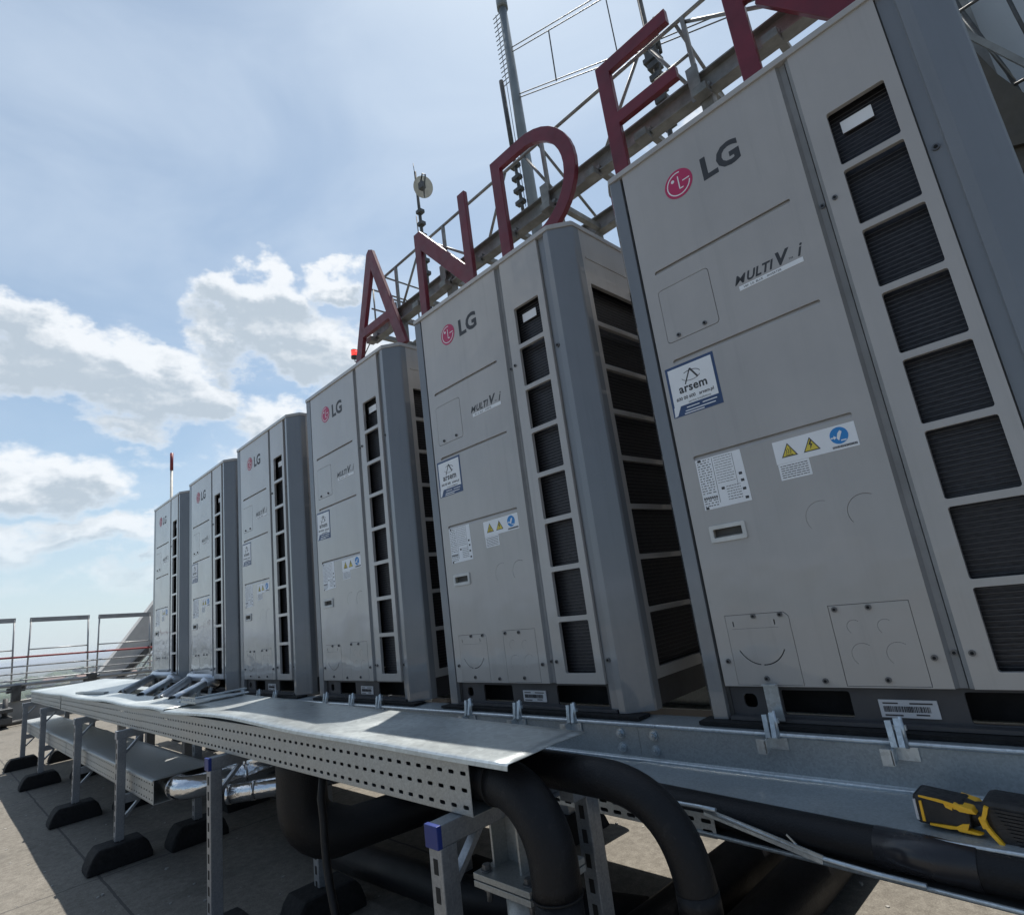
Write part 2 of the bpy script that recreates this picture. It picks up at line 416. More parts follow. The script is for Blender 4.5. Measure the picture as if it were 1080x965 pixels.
    f.tube([(.455, .38, H), (.455, .38, H + .03)], [.34, .32], n=32, cap=False)
    for r in (.06, .12, .18, .24, .30):
        f.tube([(.455 + r * math.cos(R(a)), .38 + r * math.sin(R(a)), H + .028) for a in range(0, 361, 15)], .003, n=5, cap=False)
    for a in range(0, 360, 45): f.bar((.455, .38, H + .028), (.455 + .32 * math.cos(R(a)), .38 + .32 * math.sin(R(a)), H + .028), .006, .006)
    f.build('fan_guard', M['post'], root)
    # base
    me = curve_mesh([[(.02, .0), (.86, .0), (.86, PB - .001), (.02, PB - .001)], rrect(.195, .355, .014, .072, .006), rrect(.575, .79, .012, .074, .006), rrect(.095, .13, .028, .062, .012)], .006)
    b_ = MB(); b_.mesh(me, XZ(.0, .0, .024)); b_.box(.0, .03, .10, D - .1, 0.0, PB - .002); b_.box(.88, .91, .10, D - .1, 0, PB - .002)
    b_.box(.06, .86, D - .04, D - .03, 0, PB - .002)
    b_.box(.06, .835, -.004, .022, .001, .009)
    base = b_.build('base_frame', M['base'], root)
    b_ = MB(); b_.box(.04, .87, .10, .11, .002, PB - .004); b_.box(.02, .89, .12, D - .05, PB - .01, PB - .003)
    b_.build('dark_inset', M['black'], base)  # black sheets stand in for the shade inside the base openings
    b_ = MB(); b_.box(.412, .524, .0175, .0205, .019, .056, 0)
    x = .420
    while x < .508:
        w = random.choice((.0008, .0014, .0022)); b_.box(x, x + w, .0168, .0175, .031, .043, 1); x += w + random.choice((.0009, .0016))
    for zz, a, c_ in ((.049, .420, .450), (.049, .472, .515), (.024, .420, .455), (.026, .480, .505)): b_.box(a, c_, .0168, .0175, zz - .0015, zz + .0015, 1)
    b_.build('base_label', [M['plate'], M['ink']], base)
    MB().box(-.02, .93, -.03, .03, -.010, -.001).build('rubber_pad', M['rubber'], root)
    # --- brand badge
    b_ = MB(); cx, cz, r = .240, 1.525, .046
    b_.disc((cx, .0005, cz), r, 36, 0, d=.0015)
    def line(pts, w, m=1, y=-.0012):
        for i in range(len(pts) - 1):
            a, c_ = Vector((pts[i][0], y, pts[i][1])), Vector((pts[i + 1][0], y, pts[i + 1][1]))
            b_.bar(a, c_, w, .0006, m, up=(0, 1, 0))
    rr = r * .80
    line([(cx + rr * math.cos(R(a)), cz + rr * math.sin(R(a))) for a in range(75, 361, 12)], .0034)
    line([(cx + rr, cz + .002), (cx + r * .30, cz + .002)], .0034)
    line([(cx + .0015, cz + r * .52), (cx + .0015, cz - r * .40), (cx + r * .30, cz - r * .40)], .0034)
    b_.disc((cx - r * .36, -.0009, cz + r * .34), r * .12, 12, 1, d=.0006)
    b_.build('brand_badge', [M['crimson'], M['white']], root)
    b_ = MB(); me = text_mesh('LG', .098, 0, .0035, space=1.0); b_.mesh(me, XZ(.312, 1.486, -.0002)); b_.build('brand_lettering', M['ink'], root)
    b_ = MB(); b_.mesh(text_mesh('M', .036, .35, .0004), lambda c: (.328 + c.x * 1.08, -.0002 - c.z, 1.132 + c.y)); b_.mesh(text_mesh('ULTI', .036, .35, .0011, space=1.06), lambda c: (.3620 + c.x * .93, -.0002 - c.z, 1.132 + c.y))
    b_.mesh(text_mesh('V', .050, .3, .0020), XZ(.440, 1.132, -.0002)); b_.mesh(text_mesh('TM', .008, 0, 0), XZ(.477, 1.133, -.0002)); b_.mesh(text_mesh('i', .050, .35, .0006), XZ(.497, 1.131, -.0002))
    ml = b_.build('model_lettering', M['ink'], root)
    b_ = MB(); b_.box(.340, .510, -.0010, .0005, 1.112, 1.125, 0)
    b_.mesh(text_mesh('VRF  LG  BLUE  .  INVERTER', .0085, 0, 0, depth=.0002), XZ(.352, 1.1155, -.0012), 1); b_.build('model_strip', [M['white'], M['ink']], ml)
    # --- company sticker
    b_ = MB(); sx0, sx1, sz0, sz1 = .072, .227, .827, .981
    b_.box(sx0, sx1, -.0008, .0005, sz0, sz1, 0); b_.box(sx0 + .008, sx1 - .008, -.0012, -.0008, sz0 + .030, sz1 - .008, 1)
    b_.prism([(sx0 + .006, sz0 + .03), (sx0 + .004, sz0 + .002), (sx0 + .014, sz0 + .004), (sx0 + .028, sz0 + .03)], -.0012, -.0008, 'y', 1)
    cx, cz = .150, .938
    ell = [(cx + .030 * math.cos(R(a)), cz + .015 * math.sin(R(a))) for a in range(0, 361, 12)]
    def bl(pts, w, m):
        for i in range(len(pts) - 1): b_.bar((pts[i][0], -.0015, pts[i][1]), (pts[i + 1][0], -.0015, pts[i + 1][1]), w, .0005, m, up=(0, 1, 0))
    bl(ell[1:12], .0018, 2); bl(ell[16:29], .0014, 2)
    bl([(cx - .022, cz - .022), (cx, cz + .020)], .0035, 2); bl([(cx, cz + .020), (cx + .020, cz - .012)], .005, 2)
    b_.mesh(text_mesh('arsem', .035, 0, .0009, 'CENTER', .0003, 1.05), XZ(cx, .894, -.0013), 2)
    b_.mesh(text_mesh('600 00 600   arsem.pl', .0135, 0, .0003, 'CENTER', .0003), XZ(cx, .873, -.0013), 2)
    b_.mesh(text_mesh('service installations', .009, 0, 0, 'CENTER', .0003), XZ(cx + .012, .860, -.0013), 2)
    for zz, a, c_ in ((.848, .118, .158), (.848, .168, .212), (.8385, .112, .206), (.8315, .108, .170)): b_.box(a, c_, -.0012, -.0008, zz - .0014, zz + .0014, 1)
    stk = b_.build('company_sticker', [M['navy'], M['white'], M['ink']], root)
    # --- rating label
    b_ = MB(); b_.prism([(.108, .546), (.243, .549), (.243, .570), (.240, .689), (.108, .689)], -.0008, .0005, 'y', 0)
    rnd = random.Random(3)
    for i in range(19):
        z = .684 - i * .0071
        if i < 14 or i > 15:
            x = .112
            while x < .150: w = rnd.uniform(.003, .009); b_.box(x, min(x + w, .152), -.0011, -.0008, z - .0013, z + .0009, 1); x += w + rnd.uniform(.0012, .006)
        if i < 11:
            x = .162
            while x < .208: w = rnd.uniform(.004, .012); b_.box(x, min(x + w, .212), -.0011, -.0008, z - .0008, z + .0005, 1); x += w + .0015
        elif 11 < i < 18:
            x = .182
            while x < .22: w = rnd.uniform(.003, .009); b_.box(x, min(x + w, .222), -.0011, -.0008, z - .001, z + .0007, 1); x += w + .002
    b_.box(.1565, .1575, -.0011, -.0008, .56, .686, 1); b_.box(.2155, .2163, -.0011, -.0008, .60, .686, 1)
    for x, z in ((.224, .625), (.226, .606), (.226, .583), (.115, .684), (.168, .596), (.112, .55), (.228, .559)): b_.box(x, x + .009, -.0012, -.0008, z - .003, z + .004, 1)
    for i in range(7): b_.box(.112 + i * .006, .116 + i * .006, -.0012, -.0008, .574, .581, 1)
    b_.build('rating_label', [M['white'], M['ink']], root)
    # --- warning label
    b_ = MB(); b_.box(.326, .520, -.0008, .0005, .622, .681, 0); b_.box(.328, .404, -.0006, .0005, .580, .6215, 0)
    for cx in (.362, .416):
        cz = .652; t1 = [(cx - .020, cz - .016), (cx + .020, cz - .016), (cx, cz + .019)]
        b_.prism(t1, -.0011, -.0008, 'y', 1)
        b_.prism([(cx + (x - cx) * .80, cz - .004 + (z - cz + .004) * .80) for x, z in t1], -.0014, -.0011, 'y', 2)
    b_.prism([(.417, .664), (.411, .652), (.4155, .652), (.413, .641), (.421, .654), (.4165, .654), (.420, .664)], -.0017, -.0014, 'y', 1)
    for dx in (-.006, -.001, .004): b_.prism([(.361 + dx, .643), (.363 + dx, .650), (.361 + dx, .657), (.3625 + dx, .657), (.3645 + dx, .650), (.3625 + dx, .643)], -.0017, -.0014, 'y', 1)
    b_.box(.353, .371, -.0017, -.0014, .6392, .6408, 1)
    b_.disc((.482, -.0008, .656), .0205, 28, 3, d=.0004)
    b_.prism([(.486, .668), (.480, .662), (.476, .650), (.480, .644), (.484, .652), (.490, .664)], -.0016, -.0012, 'y', 0)
    b_.prism([(.463, .654), (.470, .654), (.470, .658), (.476, .6525), (.470, .648), (.470, .651), (.463, .651)], -.0016, -.0012, 'y', 0)
    b_.box(.484, .496, -.0016, -.0012, .6415, .6445, 0)
    x = .462
    while x < .516: w = rnd.choice((.001, .002)); b_.box(x, x + w, -.0012, -.0008, .6265, .632, 1); x += w + .0008
    for i in range(6):
        z = .615 - i * .0058; x = .333
        while x < .396: w = rnd.uniform(.004, .012); b_.box(x, min(x + w, .399), -.0009, -.0006, z - .0009, z + .0009, 1); x += w + .0016
    b_.build('warning_label', [M['white'], M['ink'], M['yellow'], M['blue']], root)
    # --- recessed handle
    me = curve_mesh([rrect(.109, .210, .456, .500, .004), rrect(.118, .201, .466, .491, .003)], .004, .001)
    b_ = MB(); b_.mesh(me, XZ(0, 0, -.002), 0)
    b_.box(.117, .202, .028, .030, .464, .493, 1)
    b_.box(.116, .118, .0, .029, .464, .493, 1); b_.box(.201, .203, .0, .029, .464, .493, 1)
    b_.prism([(.0, .4665), (.028, .478), (.028, .464), (.0, .462)], .118, .201, 'x', 1); b_.box(.118, .201, .0, .028, .491, .493, 1)
    b_.build('recessed_handle', [M['handle'], M['recess']], root)
    return root
unit = make_unit()
UL = ['grey heat pump nearest the camera, tallest in the picture, beside the yellow and black drill',
      'second heat pump from the camera, standing just left of the nearest and largest one',
      'third heat pump from the camera, standing under the red letter A of the roof sign',
      'fourth heat pump from the camera, with faded red badge, third from the far railing',
      'fifth heat pump from the camera, pale foil pipes emerging below its front left side',
      'farthest and smallest heat pump of the row, by the far railing, without a company sticker']
units = [unit] + [copy_tree(unit) for _ in range(5)]
for i, u in enumerate(units):
    u.location = (-PITCH * i, 0, 0); tag(u, UL[i], 'heat pump', 'row of rooftop heat pumps')
for i in (3, 4, 5):
    for ch in units[i].children:
        if ch.name.startswith('brand_badge'):
            ch.data = ch.data.copy(); ch.data.materials[0] = M['crimson_faded']
rv = random.Random(11)
for u in units[1:]:
    for ch in u.children:
        nm = ch.name.split('.')[0]
        cc = {'company_sticker': (.15, .9), 'rating_label': (.175, .62), 'warning_label': (.42, .64)}.get(nm)
        if cc:
            a = R(rv.uniform(-1.6, 1.6)); q = Matrix.Rotation(a, 3, 'Y') @ Vector((cc[0], 0, cc[1]))
            ch.rotation_euler = (0, a, 0); ch.location = (cc[0] - q.x + rv.uniform(-.004, .004), 0, cc[1] - q.z + rv.uniform(-.004, .004))
for ch in list(units[5].children):
    if ch.name.startswith('company_sticker'): bpy.data.objects.remove(ch)

# ------------------------------------------------------------------ main beams
bl = thing('support_beam', 'long galvanised channel beam with a flat front shelf carrying the heat pumps', 'beam', (-2.5, -.14, -.2))
prof = [(-.046, -.014), (-.052, -.014), (-.052, -.100), (-.060, -.110), (-.236, -.118), (-.236, -.123), (-.057, -.116), (-.046, -.103)]
w_ = MB()
xs = [-7.2, -.205, 3.0]
w_.prism(prof, -7.2, -.207, 'x'); w_.prism([(a - .0015, b + .0005) for a, b in prof], -.205, 3.0, 'x')
w_.box(-7.2, 3.0, -.045, .06, -.018, -.0125)
w_.build('beam_profile', M['beam'], bl)
l_ = MB(); l_.tube([(-7.2, -.054, -.015), (3.0, -.054, -.015)], .0055, n=8); l_.tube([(-7.2, -.238, -.121), (3.0, -.238, -.121)], .0045, n=8); l_.tube([(-7.2, -.056, -.107), (3.0, -.057, -.107)], .0045, n=8)
l_.build('rolled_edge', M['lip'], bl)
for x in (-.268, -.154):
    for z in (-.040, -.078):
        s = MB(); s.tube([(x, -.052, z), (x, -.057, z)], .0135, n=16, sm=False); s.tube([(x, -.057, z), (x, -.066, z)], .0095, n=6, sm=False); s.tube([(x, -.064, z), (x, -.070, z)], .004, n=8)
        s.build('bolt', M['lip'], bl)
s = MB(); s.box(-.012, .016, -.0595, -.0545, -.1165, -.1095); s.build('slot', M['black'], bl)
for k in range(7):
    for j, xx in enumerate((.190, .455, .700)):
        x = xx - PITCH * k
        if k == 0 and j == 2: continue
        s = MB()
        tall = .085 if (k == 0 and j == 0) else .030
        if k == 0 and j == 0:
            s.box(x - .018, x + .018, -.020, -.016, .008, tall + .006); s.box(x - .018, x + .018, -.030, -.0165, tall + .006, tall + .009)
        s.bar((x - .008, -.064, -.020), (x - .012, -.054, tall if tall < .05 else .03), .012, .018, up=(0, 1, 0)); s.bar((x + .006, -.064, -.020), (x + .003, -.050, .034), .011, .014, up=(0, 1, 0)); s.tube([(x + .012, -.058, -.022), (x + .012, -.058, .040)], .004, n=8)
        s.box(x - .014, x + .018, -.056, -.050, .012, .022)
        s.prism([(x - .034, -.052), (x - .012, -.052), (x - .012, -.020), (x - .034, -.020)], -.086, -.082, 'y')
        s.prism([(-.086, -.050), (-.054, -.044), (-.054, -.018), (-.086, -.022)], x - .014, x - .010, 'x'); s.box(x - .012, x + .03, -.058, -.054, -.046, -.020)
        s.build('clamp', M['lip'], bl)
rb = MB(); rb.box(-7.2, 3, .66, .672, -.12, -.012); rb.box(-7.2, 3, .60, .70, -.016, -.012); rb.box(-7.2, 3, .60, .70, -.124, -.12)
rbo = rb.build('rear_beam', M['beam']); tag(rbo, 'rear channel beam in the shade under the back edge of the heat pumps', 'beam')
for k, x in enumerate((-1.18, -2.3, -3.45, -4.6, -5.75, -6.9)):
    t = thing('support_trestle', 'dark steel pier and cross beam under the heat pumps, behind the cable tray' , 'support', (x, .3, -.68), 'steel piers under the beams')
    s = MB(); s.box(x - .05, x + .05, -.20, .75, -.135, -.125); s.box(x - .006, x + .006, -.20, .75, -.20, -.082); s.box(x - .05, x + .05, -.20, .75, -.21, -.20)
    s.build('cross_beam', M['strut'], t)
    for y in (.0, .64):
        MB().box(x - .035, x + .035, y - .035, y + .035, -.655, -.21, 0, .004).build('leg', M['strut'], t)
        s = MB(); s.prism([(x - .13, -.68), (x + .13, -.68), (x + .11, -.645), (x + .06, -.60), (x - .06, -.60), (x - .13, -.645)], y - .13, y + .13, 'y', 0, .008); s.build('rubber_foot', M['rubber'], t)

# ------------------------------------------------------------------ perforated cable trays
def perf(mb, x0, x1, y, z0, z1, rows, pitch=.04, sw=.0095, sh=.0040, tilt=0.0, m=0):
    """vertical perforated sheet with obround slots, built cell by cell"""
    zs = [z0] + [(rows[i] + rows[i + 1]) / 2 for i in range(len(rows) - 1)] + [z1]
    n = max(1, int((x1 - x0) / pitch)); px = (x1 - x0) / n
    V = {}
    def v(x, z):
        k = (round(x, 5), round(z, 5))
        if k not in V: V[k] = mb.bm.verts.new((x, y, z + tilt * (x - x0)))
        return V[k]
    for i in range(n):
        a, b = x0 + i * px, x0 + (i + 1) * px; c = (a + b) / 2
        for j, zc in enumerate(rows):
            lo, hi = zs[j], zs[j + 1]
            TL, TR, BR, BL = v(a, hi), v(b, hi), v(b, lo), v(a, lo)
            k = sh * .55
            h = [v(c - sw + k, zc + sh), v(c + sw - k, zc + sh), v(c + sw, zc + sh - k), v(c + sw, zc - sh + k), v(c + sw - k, zc - sh), v(c - sw + k, zc - sh), v(c - sw, zc - sh + k), v(c - sw, zc + sh - k)]
            for q in ((TL, TR, h[1], h[0]), (TR, h[2], h[1]), (TR, BR, h[3], h[2]), (BR, h[4], h[3]), (BR, BL, h[5], h[4]), (BL, h[6], h[5]), (BL, TL, h[7], h[6]), (TL, h[0], h[7])):
                f = mb.bm.faces.new(q); f.material_index = m
tray = thing('cable_tray', 'long perforated upper cable tray with bright lid, in front of the heat pumps', 'cable tray', (-3.8, -.6, -.035))
segs = [(-7.50, -5.52), (-5.515, -2.86), (-2.855, -.167)]
for i, (a, b) in enumerate(segs):
    s = MB(); dy = (-.003, .001, 0)[i]; dz = (.003, -.002, 0)[i]
    perf(s, a, b, -.705 + dy, -.034 + dz, .070 + dz, [-.021 + dz, .0115 + dz, .0435 + dz])
    sheet(s.build('tray_side', M['tray'], tray, fix=False))
    s = MB(); s.box(a, b, -.708 + dy, -.690 + dy, .0702 + dz, .0722 + dz); s.box(a, b, -.704 + dy, -.47, -.037 + dz, -.0348 + dz); s.build('tray_floor', M['tray'], tray)
s = MB(); perf(s, -2.9, -.19, -.472, -.034, .070, [-.021, .0115, .0435], .045); sheet(s.build('rear_side', M['tray'], tray, fix=False))
s = MB(); s.box(-7.5, -2.9, -.46, -.457, -.03, .03); s.build('rear_side', M['tray'], tray)
# lid sheets, slightly buckled
def lid(x0, x1, yr0, yr1, f, z0=.077, yf=-.712):
    mb = MB(); nx, ny = max(6, int((x1 - x0) / .05)), 10; gr = []
    for i in range(nx + 1):
        x = x0 + (x1 - x0) * i / nx; yr = yr0(x) if callable(yr0) else yr0 + (yr1 - yr0) * i / nx; col = []
        for j in range(ny + 1):
            t = j / ny; y = yf + (yr - yf) * t
            col.append(mb.bm.verts.new((x, y, z0 + f(x, t))))
        fr = mb.bm.verts.new((x, yf - .003, z0 + f(x, 0) - .003)); fr2 = mb.bm.verts.new((x, yf - .004, z0 + f(x, 0) - .011))
        gr.append([fr2, fr] + col)
    for i in range(nx):
        for j in range(ny + 2):
            q = mb.bm.faces.new([gr[i][j], gr[i + 1][j], gr[i + 1][j + 1], gr[i][j + 1]]); q.smooth = j >= 2
    return mb
def gsn(x, c, w): return math.exp(-((x - c) / w) ** 2)
f1 = lambda x, t: (1 - t) ** 1.3 * (.019 * gsn(x, -1.62, .55) + .004 * gsn(x, -.6, .3)) + .004 * math.sin(x * 4.1 + t * 2) * (1 - abs(2 * t - 1)) 
f2 = lambda x, t: .004 + (1 - t) * (.009 * gsn(x, -2.62, .25) + .010 * gsn(x, -3.7, .4)) + .005 * math.sin(x * 3.3 + 1 + t * 2.2) * math.sin(t * 3.14)
f3 = lambda x, t: .001 + (1 - t) * .008 * gsn(x, -5.4, .5) + .004 * math.sin(x * 2.9 + t * 3) * math.sin(t * 3.14)
def rear(x):                                                       # open slot where the foil pipes drop into the tray
    if x > -2.62: return -.345
    if x > -2.80: return -.345 - .175 * (-2.62 - x) / .18
    if x > -4.40: return -.52
    return max(-.52, min(-.05, -.52 + .47 * (-4.40 - x) / 1.0))
for a, b, r0, r1, f in ((-2.45, -.035, -.34, -.472, f1), (-4.62, -2.40, rear, 0, f2), (-7.54, -4.58, rear, 0, f3)):
    o = sheet(lid(a, b, r0, r1, f).build('lid', M['lid'], tray), .0015)
s = MB(); s.box(-2.62, -2.58, -.60, -.27, .088, .094); s.bar((-2.45, -.60, .088), (-2.40, -.33, .088), .05, .004); s.build('splice_strip', M['lip'], tray)
s = MB(); s.box(-2.42, -2.20, -.635, -.575, .098, .103); perf(s, -2.42, -2.20, -.637, .100, .128, [.114], .036, .012, .006); s.build('splice_plate', M['tray'], tray)
s = MB(); s.bar((-5.2, -.64, .090), (-4.5, -.57, .090), .03, .012); s.build('splice_strip', M['tray'], tray)

low = thing('cable_tray', 'lower closed cable tray slung under the upper one, ending at the shiny elbow', 'cable tray', (-5.3, -.58, -.36))
for i, (a, b) in enumerate(((-8.0, -5.2), (-5.195, -2.62))):
    s = MB(); perf(s, a, b, -.700 + .002 * i, -.352, -.252, [-.338, -.305, -.270], .05, .008, .0045); sheet(s.build('tray_side', M['tray'], low, fix=False))
s = MB(); s.box(-8.0, -2.62, -.698, -.44, -.357, -.354); s.box(-8.0, -2.62, -.442, -.439, -.354, -.25); s.build('tray_floor', M['tray'], low)
fl = lambda x, t: .003 * math.sin(x * 2.4 + t) * math.sin(t * 3.14) + .004 * gsn(x, -5.2, .1)
sheet(lid(-8.02, -2.60, -.43, -.43, fl, -.246, -.706).build('lid', M['tray'], low))

rt = thing('cable_tray', 'low slotted cable tray with torn front edge, below the beam shelf at lower right', 'cable tray', (.6, -.25, -.19))
s = MB(); perf(s, -.9, .115, -.270, -.1655, -.118, [-.154, -.133], .040, .012, .0045, -.012); sheet(s.build('tray_side', M['tray'], rt, fix=False))
sl = lambda x: -.168 - .040 * (x - .05)
s = MB(); s.bar((.05, -.235, sl(.05) - .003), (2.4, -.235, sl(2.4) - .003), .075, .0015); s.bar((-1.2, -.18, -.168), (.05, -.18, -.168), .18, .0015); s.build('tray_floor', M['steel_dark'], rt)
s = MB(); s.tube([(.05, -.272, sl(.05)), (2.4, -.272, sl(2.4))], .0045, n=8)
s.tube([(.105, -.285, -.116), (.20, -.281, -.138), (.29, -.276, -.160), (.34, -.274, -.172), (.42, -.274, -.1785), (.50, -.274, -.1815)], .005, n=8)
s.bar((.105, -.287, -.118), (.335, -.277, -.172), .003, .016); s.tube([(-.2, -.292, -.108), (.10, -.290, -.110), (.135, -.289, -.112)], .0048, n=8); s.bar((.29, -.276, -.155), (.275, -.279, -.138), .003, .003)
s.build('torn_edge', M['lip'], rt)

# trestle posts of the tray
def slotted(mb, x, y, z0, z1):   # 41 mm strut, open slots on the front face
    w = .0205
    mb.box(x - w, x + w, y - w, y + w, z0, z1, 0, .0025)
FX = [-.225, -1.600, -3.085, -4.39, -6.15, -7.57]
words = ['nearest the camera, with blue end cap, beside the black elbow pipe', 'second from the camera, left of the fat black hanging pipe', 'third from the camera, beside the open end of the lower tray', 'fourth from the camera, between the third and fifth trestles', 'fifth from the camera, last but one before the far tray end', 'farthest from the camera, under the far end of the tray']
for i, x in enumerate(FX):
    t = thing('strut_trestle', 'galvanised strut trestle ' + words[i], 'support', (x, -.6, -.68), 'posts holding the cable trays')
    for y in (-.745, -.395):
        if y > -.4 and i == 0: xx = x + .09
        else: xx = x + (.08 if y > -.4 else 0)
        s = MB(); slotted(s, xx, y, -.57, -.0795)
        z = -.10
        while z > -.55: s.box(xx - .007, xx + .007, y - .0212, y - .0203, z - .028, z, 1); s.box(xx + .0203, xx + .0209, y - .003, y + .003, z - .035, z + .01, 0); z -= .05
        s.build('post', [M['strut'], M['black']], t)
        s = MB(); c = [(y - .145, -.68), (y + .145, -.68), (y + .142, -.650), (y + .122, -.600), (y + .098, -.572), (y - .098, -.572), (y - .122, -.600), (y - .142, -.650)]
        s.prism(c, xx - .076, xx + .076, 'x', 0, .013); s.build('rubber_foot', M['rubber'], t)
    s = MB(); s.box(x - .0205, x + .0205, -.766, -.365, -.0795, -.0385, 0, .002); arm = s.build('arm', M['strut'], t)
    s = MB(); s.box(x - .022, x + .022, -.772, -.760, -.0805, -.0375, 0, .002); s.build('end_cap', M['blueend'] if i < 2 else M['strut'], arm)
    if i == 0: s = MB(); s.box(x + .0705, x + .1115, -.46, -.365, -.0785, -.0395); s.build('arm', M['strut'], t)
    s = MB(); s.bar((x, -.725, -.155), (x, -.650, -.08), .022, .012); s.build('brace', M['strut'], t)
    if i >= 2:
        s = MB(); s.box(x - .02, x + .02, -.724, -.42, -.40, -.360); s.bar((x, -.725, -.47), (x, -.655, -.40), .022, .012); s.build('lower_arm', M['strut'], t)

# ------------------------------------------------------------------ pipes
def arc(p0, c, p1, n=10):
    p0, c, p1 = map(Vector, (p0, c, p1)); return [p0 * (1 - t) ** 2 + c * 2 * t * (1 - t) + p1 * t * t for t in [i / n for i in range(n + 1)]]
def pipe(name, pts, r, mat, label, cat='pipe', n=20, group=None, bands=None):
    t = thing(name, label, cat, pts[0], group)
    MB().tube(pts, r, n=n).build('insulation', mat, t)
    if isinstance(r, list): r = r[0]
    if bands:
        for (i, ra, ln) in bands:
            p, q = Vector(pts[i]), Vector(pts[min(i + 1, len(pts) - 1)]); d = (q - p).normalized()
            MB().tube([p, p + d * ln], ra, n=n).build('joint_sleeve', mat, t)
    return t
el = [(-1.6, -.640, .018), (-.30, -.640, .018), (-.205, -.640, .017)]
t = thing('insulated_pipe', 'thick black insulated pipe leaving the near tray end and bending straight down in an elbow', 'pipe', (-.1, -.64, 0))
MB().tube(el, .040, n=28).build('insulation', M['foam'], t)
MB().tube([(-.225, -.640, .017), (-.155, -.640, .016)], [.0425, .0455], n=28).build('joint_sleeve', M['foam'], t)
ep = []
for a in range(0, 91, 9): ep.append((-.155 + .135 * math.sin(R(a)), -.640, -.119 + .135 * math.cos(R(a))))
ep += [(-.020, -.640, -.145), (-.020, -.640, -.165)]
MB().tube(ep, .0475, n=32).build('elbow', M['foam'], t)
s = MB(); s.tube([(-.157, -.640, .016), (-.152, -.640, .016)], .0500, n=32); s.build('glue_line', M['black'], t); s = MB(); s.tube([(-.020, -.640, -.163), (-.020, -.640, -.166)], .0495, n=32); s.build('glue_line', M['black'], t)
MB().tube([(-.020, -.640, -.164), (-.018, -.640, -.66)], .0465, n=28).build('insulation', M['foam'], t)
p2 = [(-2.2, -.535, .006), (-.5, -.530, .010), (-.10, -.520, .008)] + arc((0.0, -.515, .004), (.185, -.505, .004), (.200, -.510, -.16), 14)[0:] + [(.203, -.51, -.30), (.21, -.51, -.66)]
p2 = p2[:3] + [Vector(q) for q in p2[3:]]
pipe('insulated_pipe', p2, .0375, M['foam'], 'smooth black insulated hose curving down in a wide arc right of the elbow pipe', n=28, bands=[(17, .0385, .035)])
pp = [(x, -.236, sl(x) + .036) for x in (-.9, -.4, 0, .3, .43)]
t = pipe('insulated_pipe', pp + [(.60, -.236, sl(.6) + .036), (2.4, -.236, sl(2.4) + .036)], .033, M['foam'], 'black insulated pipe lying in the torn tray along the beam at lower right')
s = MB(); s.tube([(.425, -.236, sl(.425) + .036), (.578, -.236, sl(.578) + .036)], .0345, n=24); s.bar((.43, -.262, sl(.43) + .052), (.57, -.262, sl(.57) + .052), .004, .006); s.build('tape_wrap', M['tape'], t)
pipe('insulated_pipe', [(-1.30, -.56, .0), (-1.31, -.55, -.10)] + arc((-1.31, -.55, -.20), (-1.31, -.55, -.33), (-1.24, -.40, -.33), 8) + [(-1.14, .2, -.33), (-1.10, .9, -.33)], [.085] * 9 + [.078, .070, .068, .068], M['foam'], 'fat black insulated pipe hanging from the tray and turning back under the heat pumps', n=24)
pipe('drain_hose', [(-1.03, -.60, -.04), (-1.02, -.62, -.14)] + arc((-1.01, -.62, -.20), (-.98, -.64, -.42), (-.82, -.62, -.62), 8) + [(-.74, -.60, -.672)], .012, M['foam'], 'thin black corrugated hose hanging down below the middle of the tray', 'hose', 10)
pipe('insulated_pipe', [(-.36, -.55, -.60), (-.30, .1, -.59), (-.22, 1.6, -.58)], .078, M['foam'], 'black insulated pipe lying on the roof behind the curved hose, left one of two', n=20, group='black pipes on the roof')
pipe('insulated_pipe', [(-.12, -.55, -.60), (-.08, .1, -.595), (-.04, 1.6, -.59)], .078, M['foam'], 'black insulated pipe lying on the roof at the lower right, right one of two', n=20, group='black pipes on the roof')
pipe('insulated_pipe', [(-1.9, -.2, -.58), (-1.0, -.15, -.58), (-.36, .05, -.585)], .06, M['foam'], 'dark insulated pipe crossing low behind the tray posts in the shade')
# silver clad pipes
t = thing('clad_pipe', 'polished aluminium elbow pipe coming out of the end of the lower tray', 'pipe', (-2.7, -.6, -.3))
s = MB(); s.tube([(-3.1, -.60, -.302), (-2.63, -.60, -.302)] + arc((-2.60, -.60, -.302), (-2.50, -.60, -.302), (-2.47, -.50, -.300), 5) + [(-2.44, -.2, -.295), (-2.40, .8, -.29)], .052, n=20); s.build('cladding', M['clad'], t)
for p, q in (((-2.615, -.60, -.302), (-2.600, -.60, -.302)), ((-2.4705, -.50, -.3), (-2.469, -.47, -.3)), ((-2.455, -.35, -.298), (-2.4545, -.335, -.298))): MB().tube([p, q], .0545, n=20).build('joint_band', M['clad'], t)
for x, z, y0, lab in ((-2.53, -.245, -.42, 'upper long aluminium clad pipe right of the second post, running back into the shade'), (-2.36, -.352, -.45, 'lower aluminium clad pipe with a banded end right of the second post'), (-2.66, -.19, -.30, 'thin aluminium clad pipe seen just above the end of the lower tray')):
    t = thing('clad_pipe', lab, 'pipe', (x, y0, z), 'silver pipes under the tray')
    MB().tube([(x, y0, z), (x + .2, y0 + .27, z), (x + .36, y0 + .6, z), (x + .5, .9, z + .02)], .042 if x > -2.6 else .036, n=20).build('cladding', M['clad'], t)
    for d in (.0, .09): MB().tube([(x + d * .74, y0 + d, z), (x + d * .74 + .010, y0 + d + .014, z)], .0435 if x > -2.6 else .038, n=20).build('joint_band', M['clad'], t)
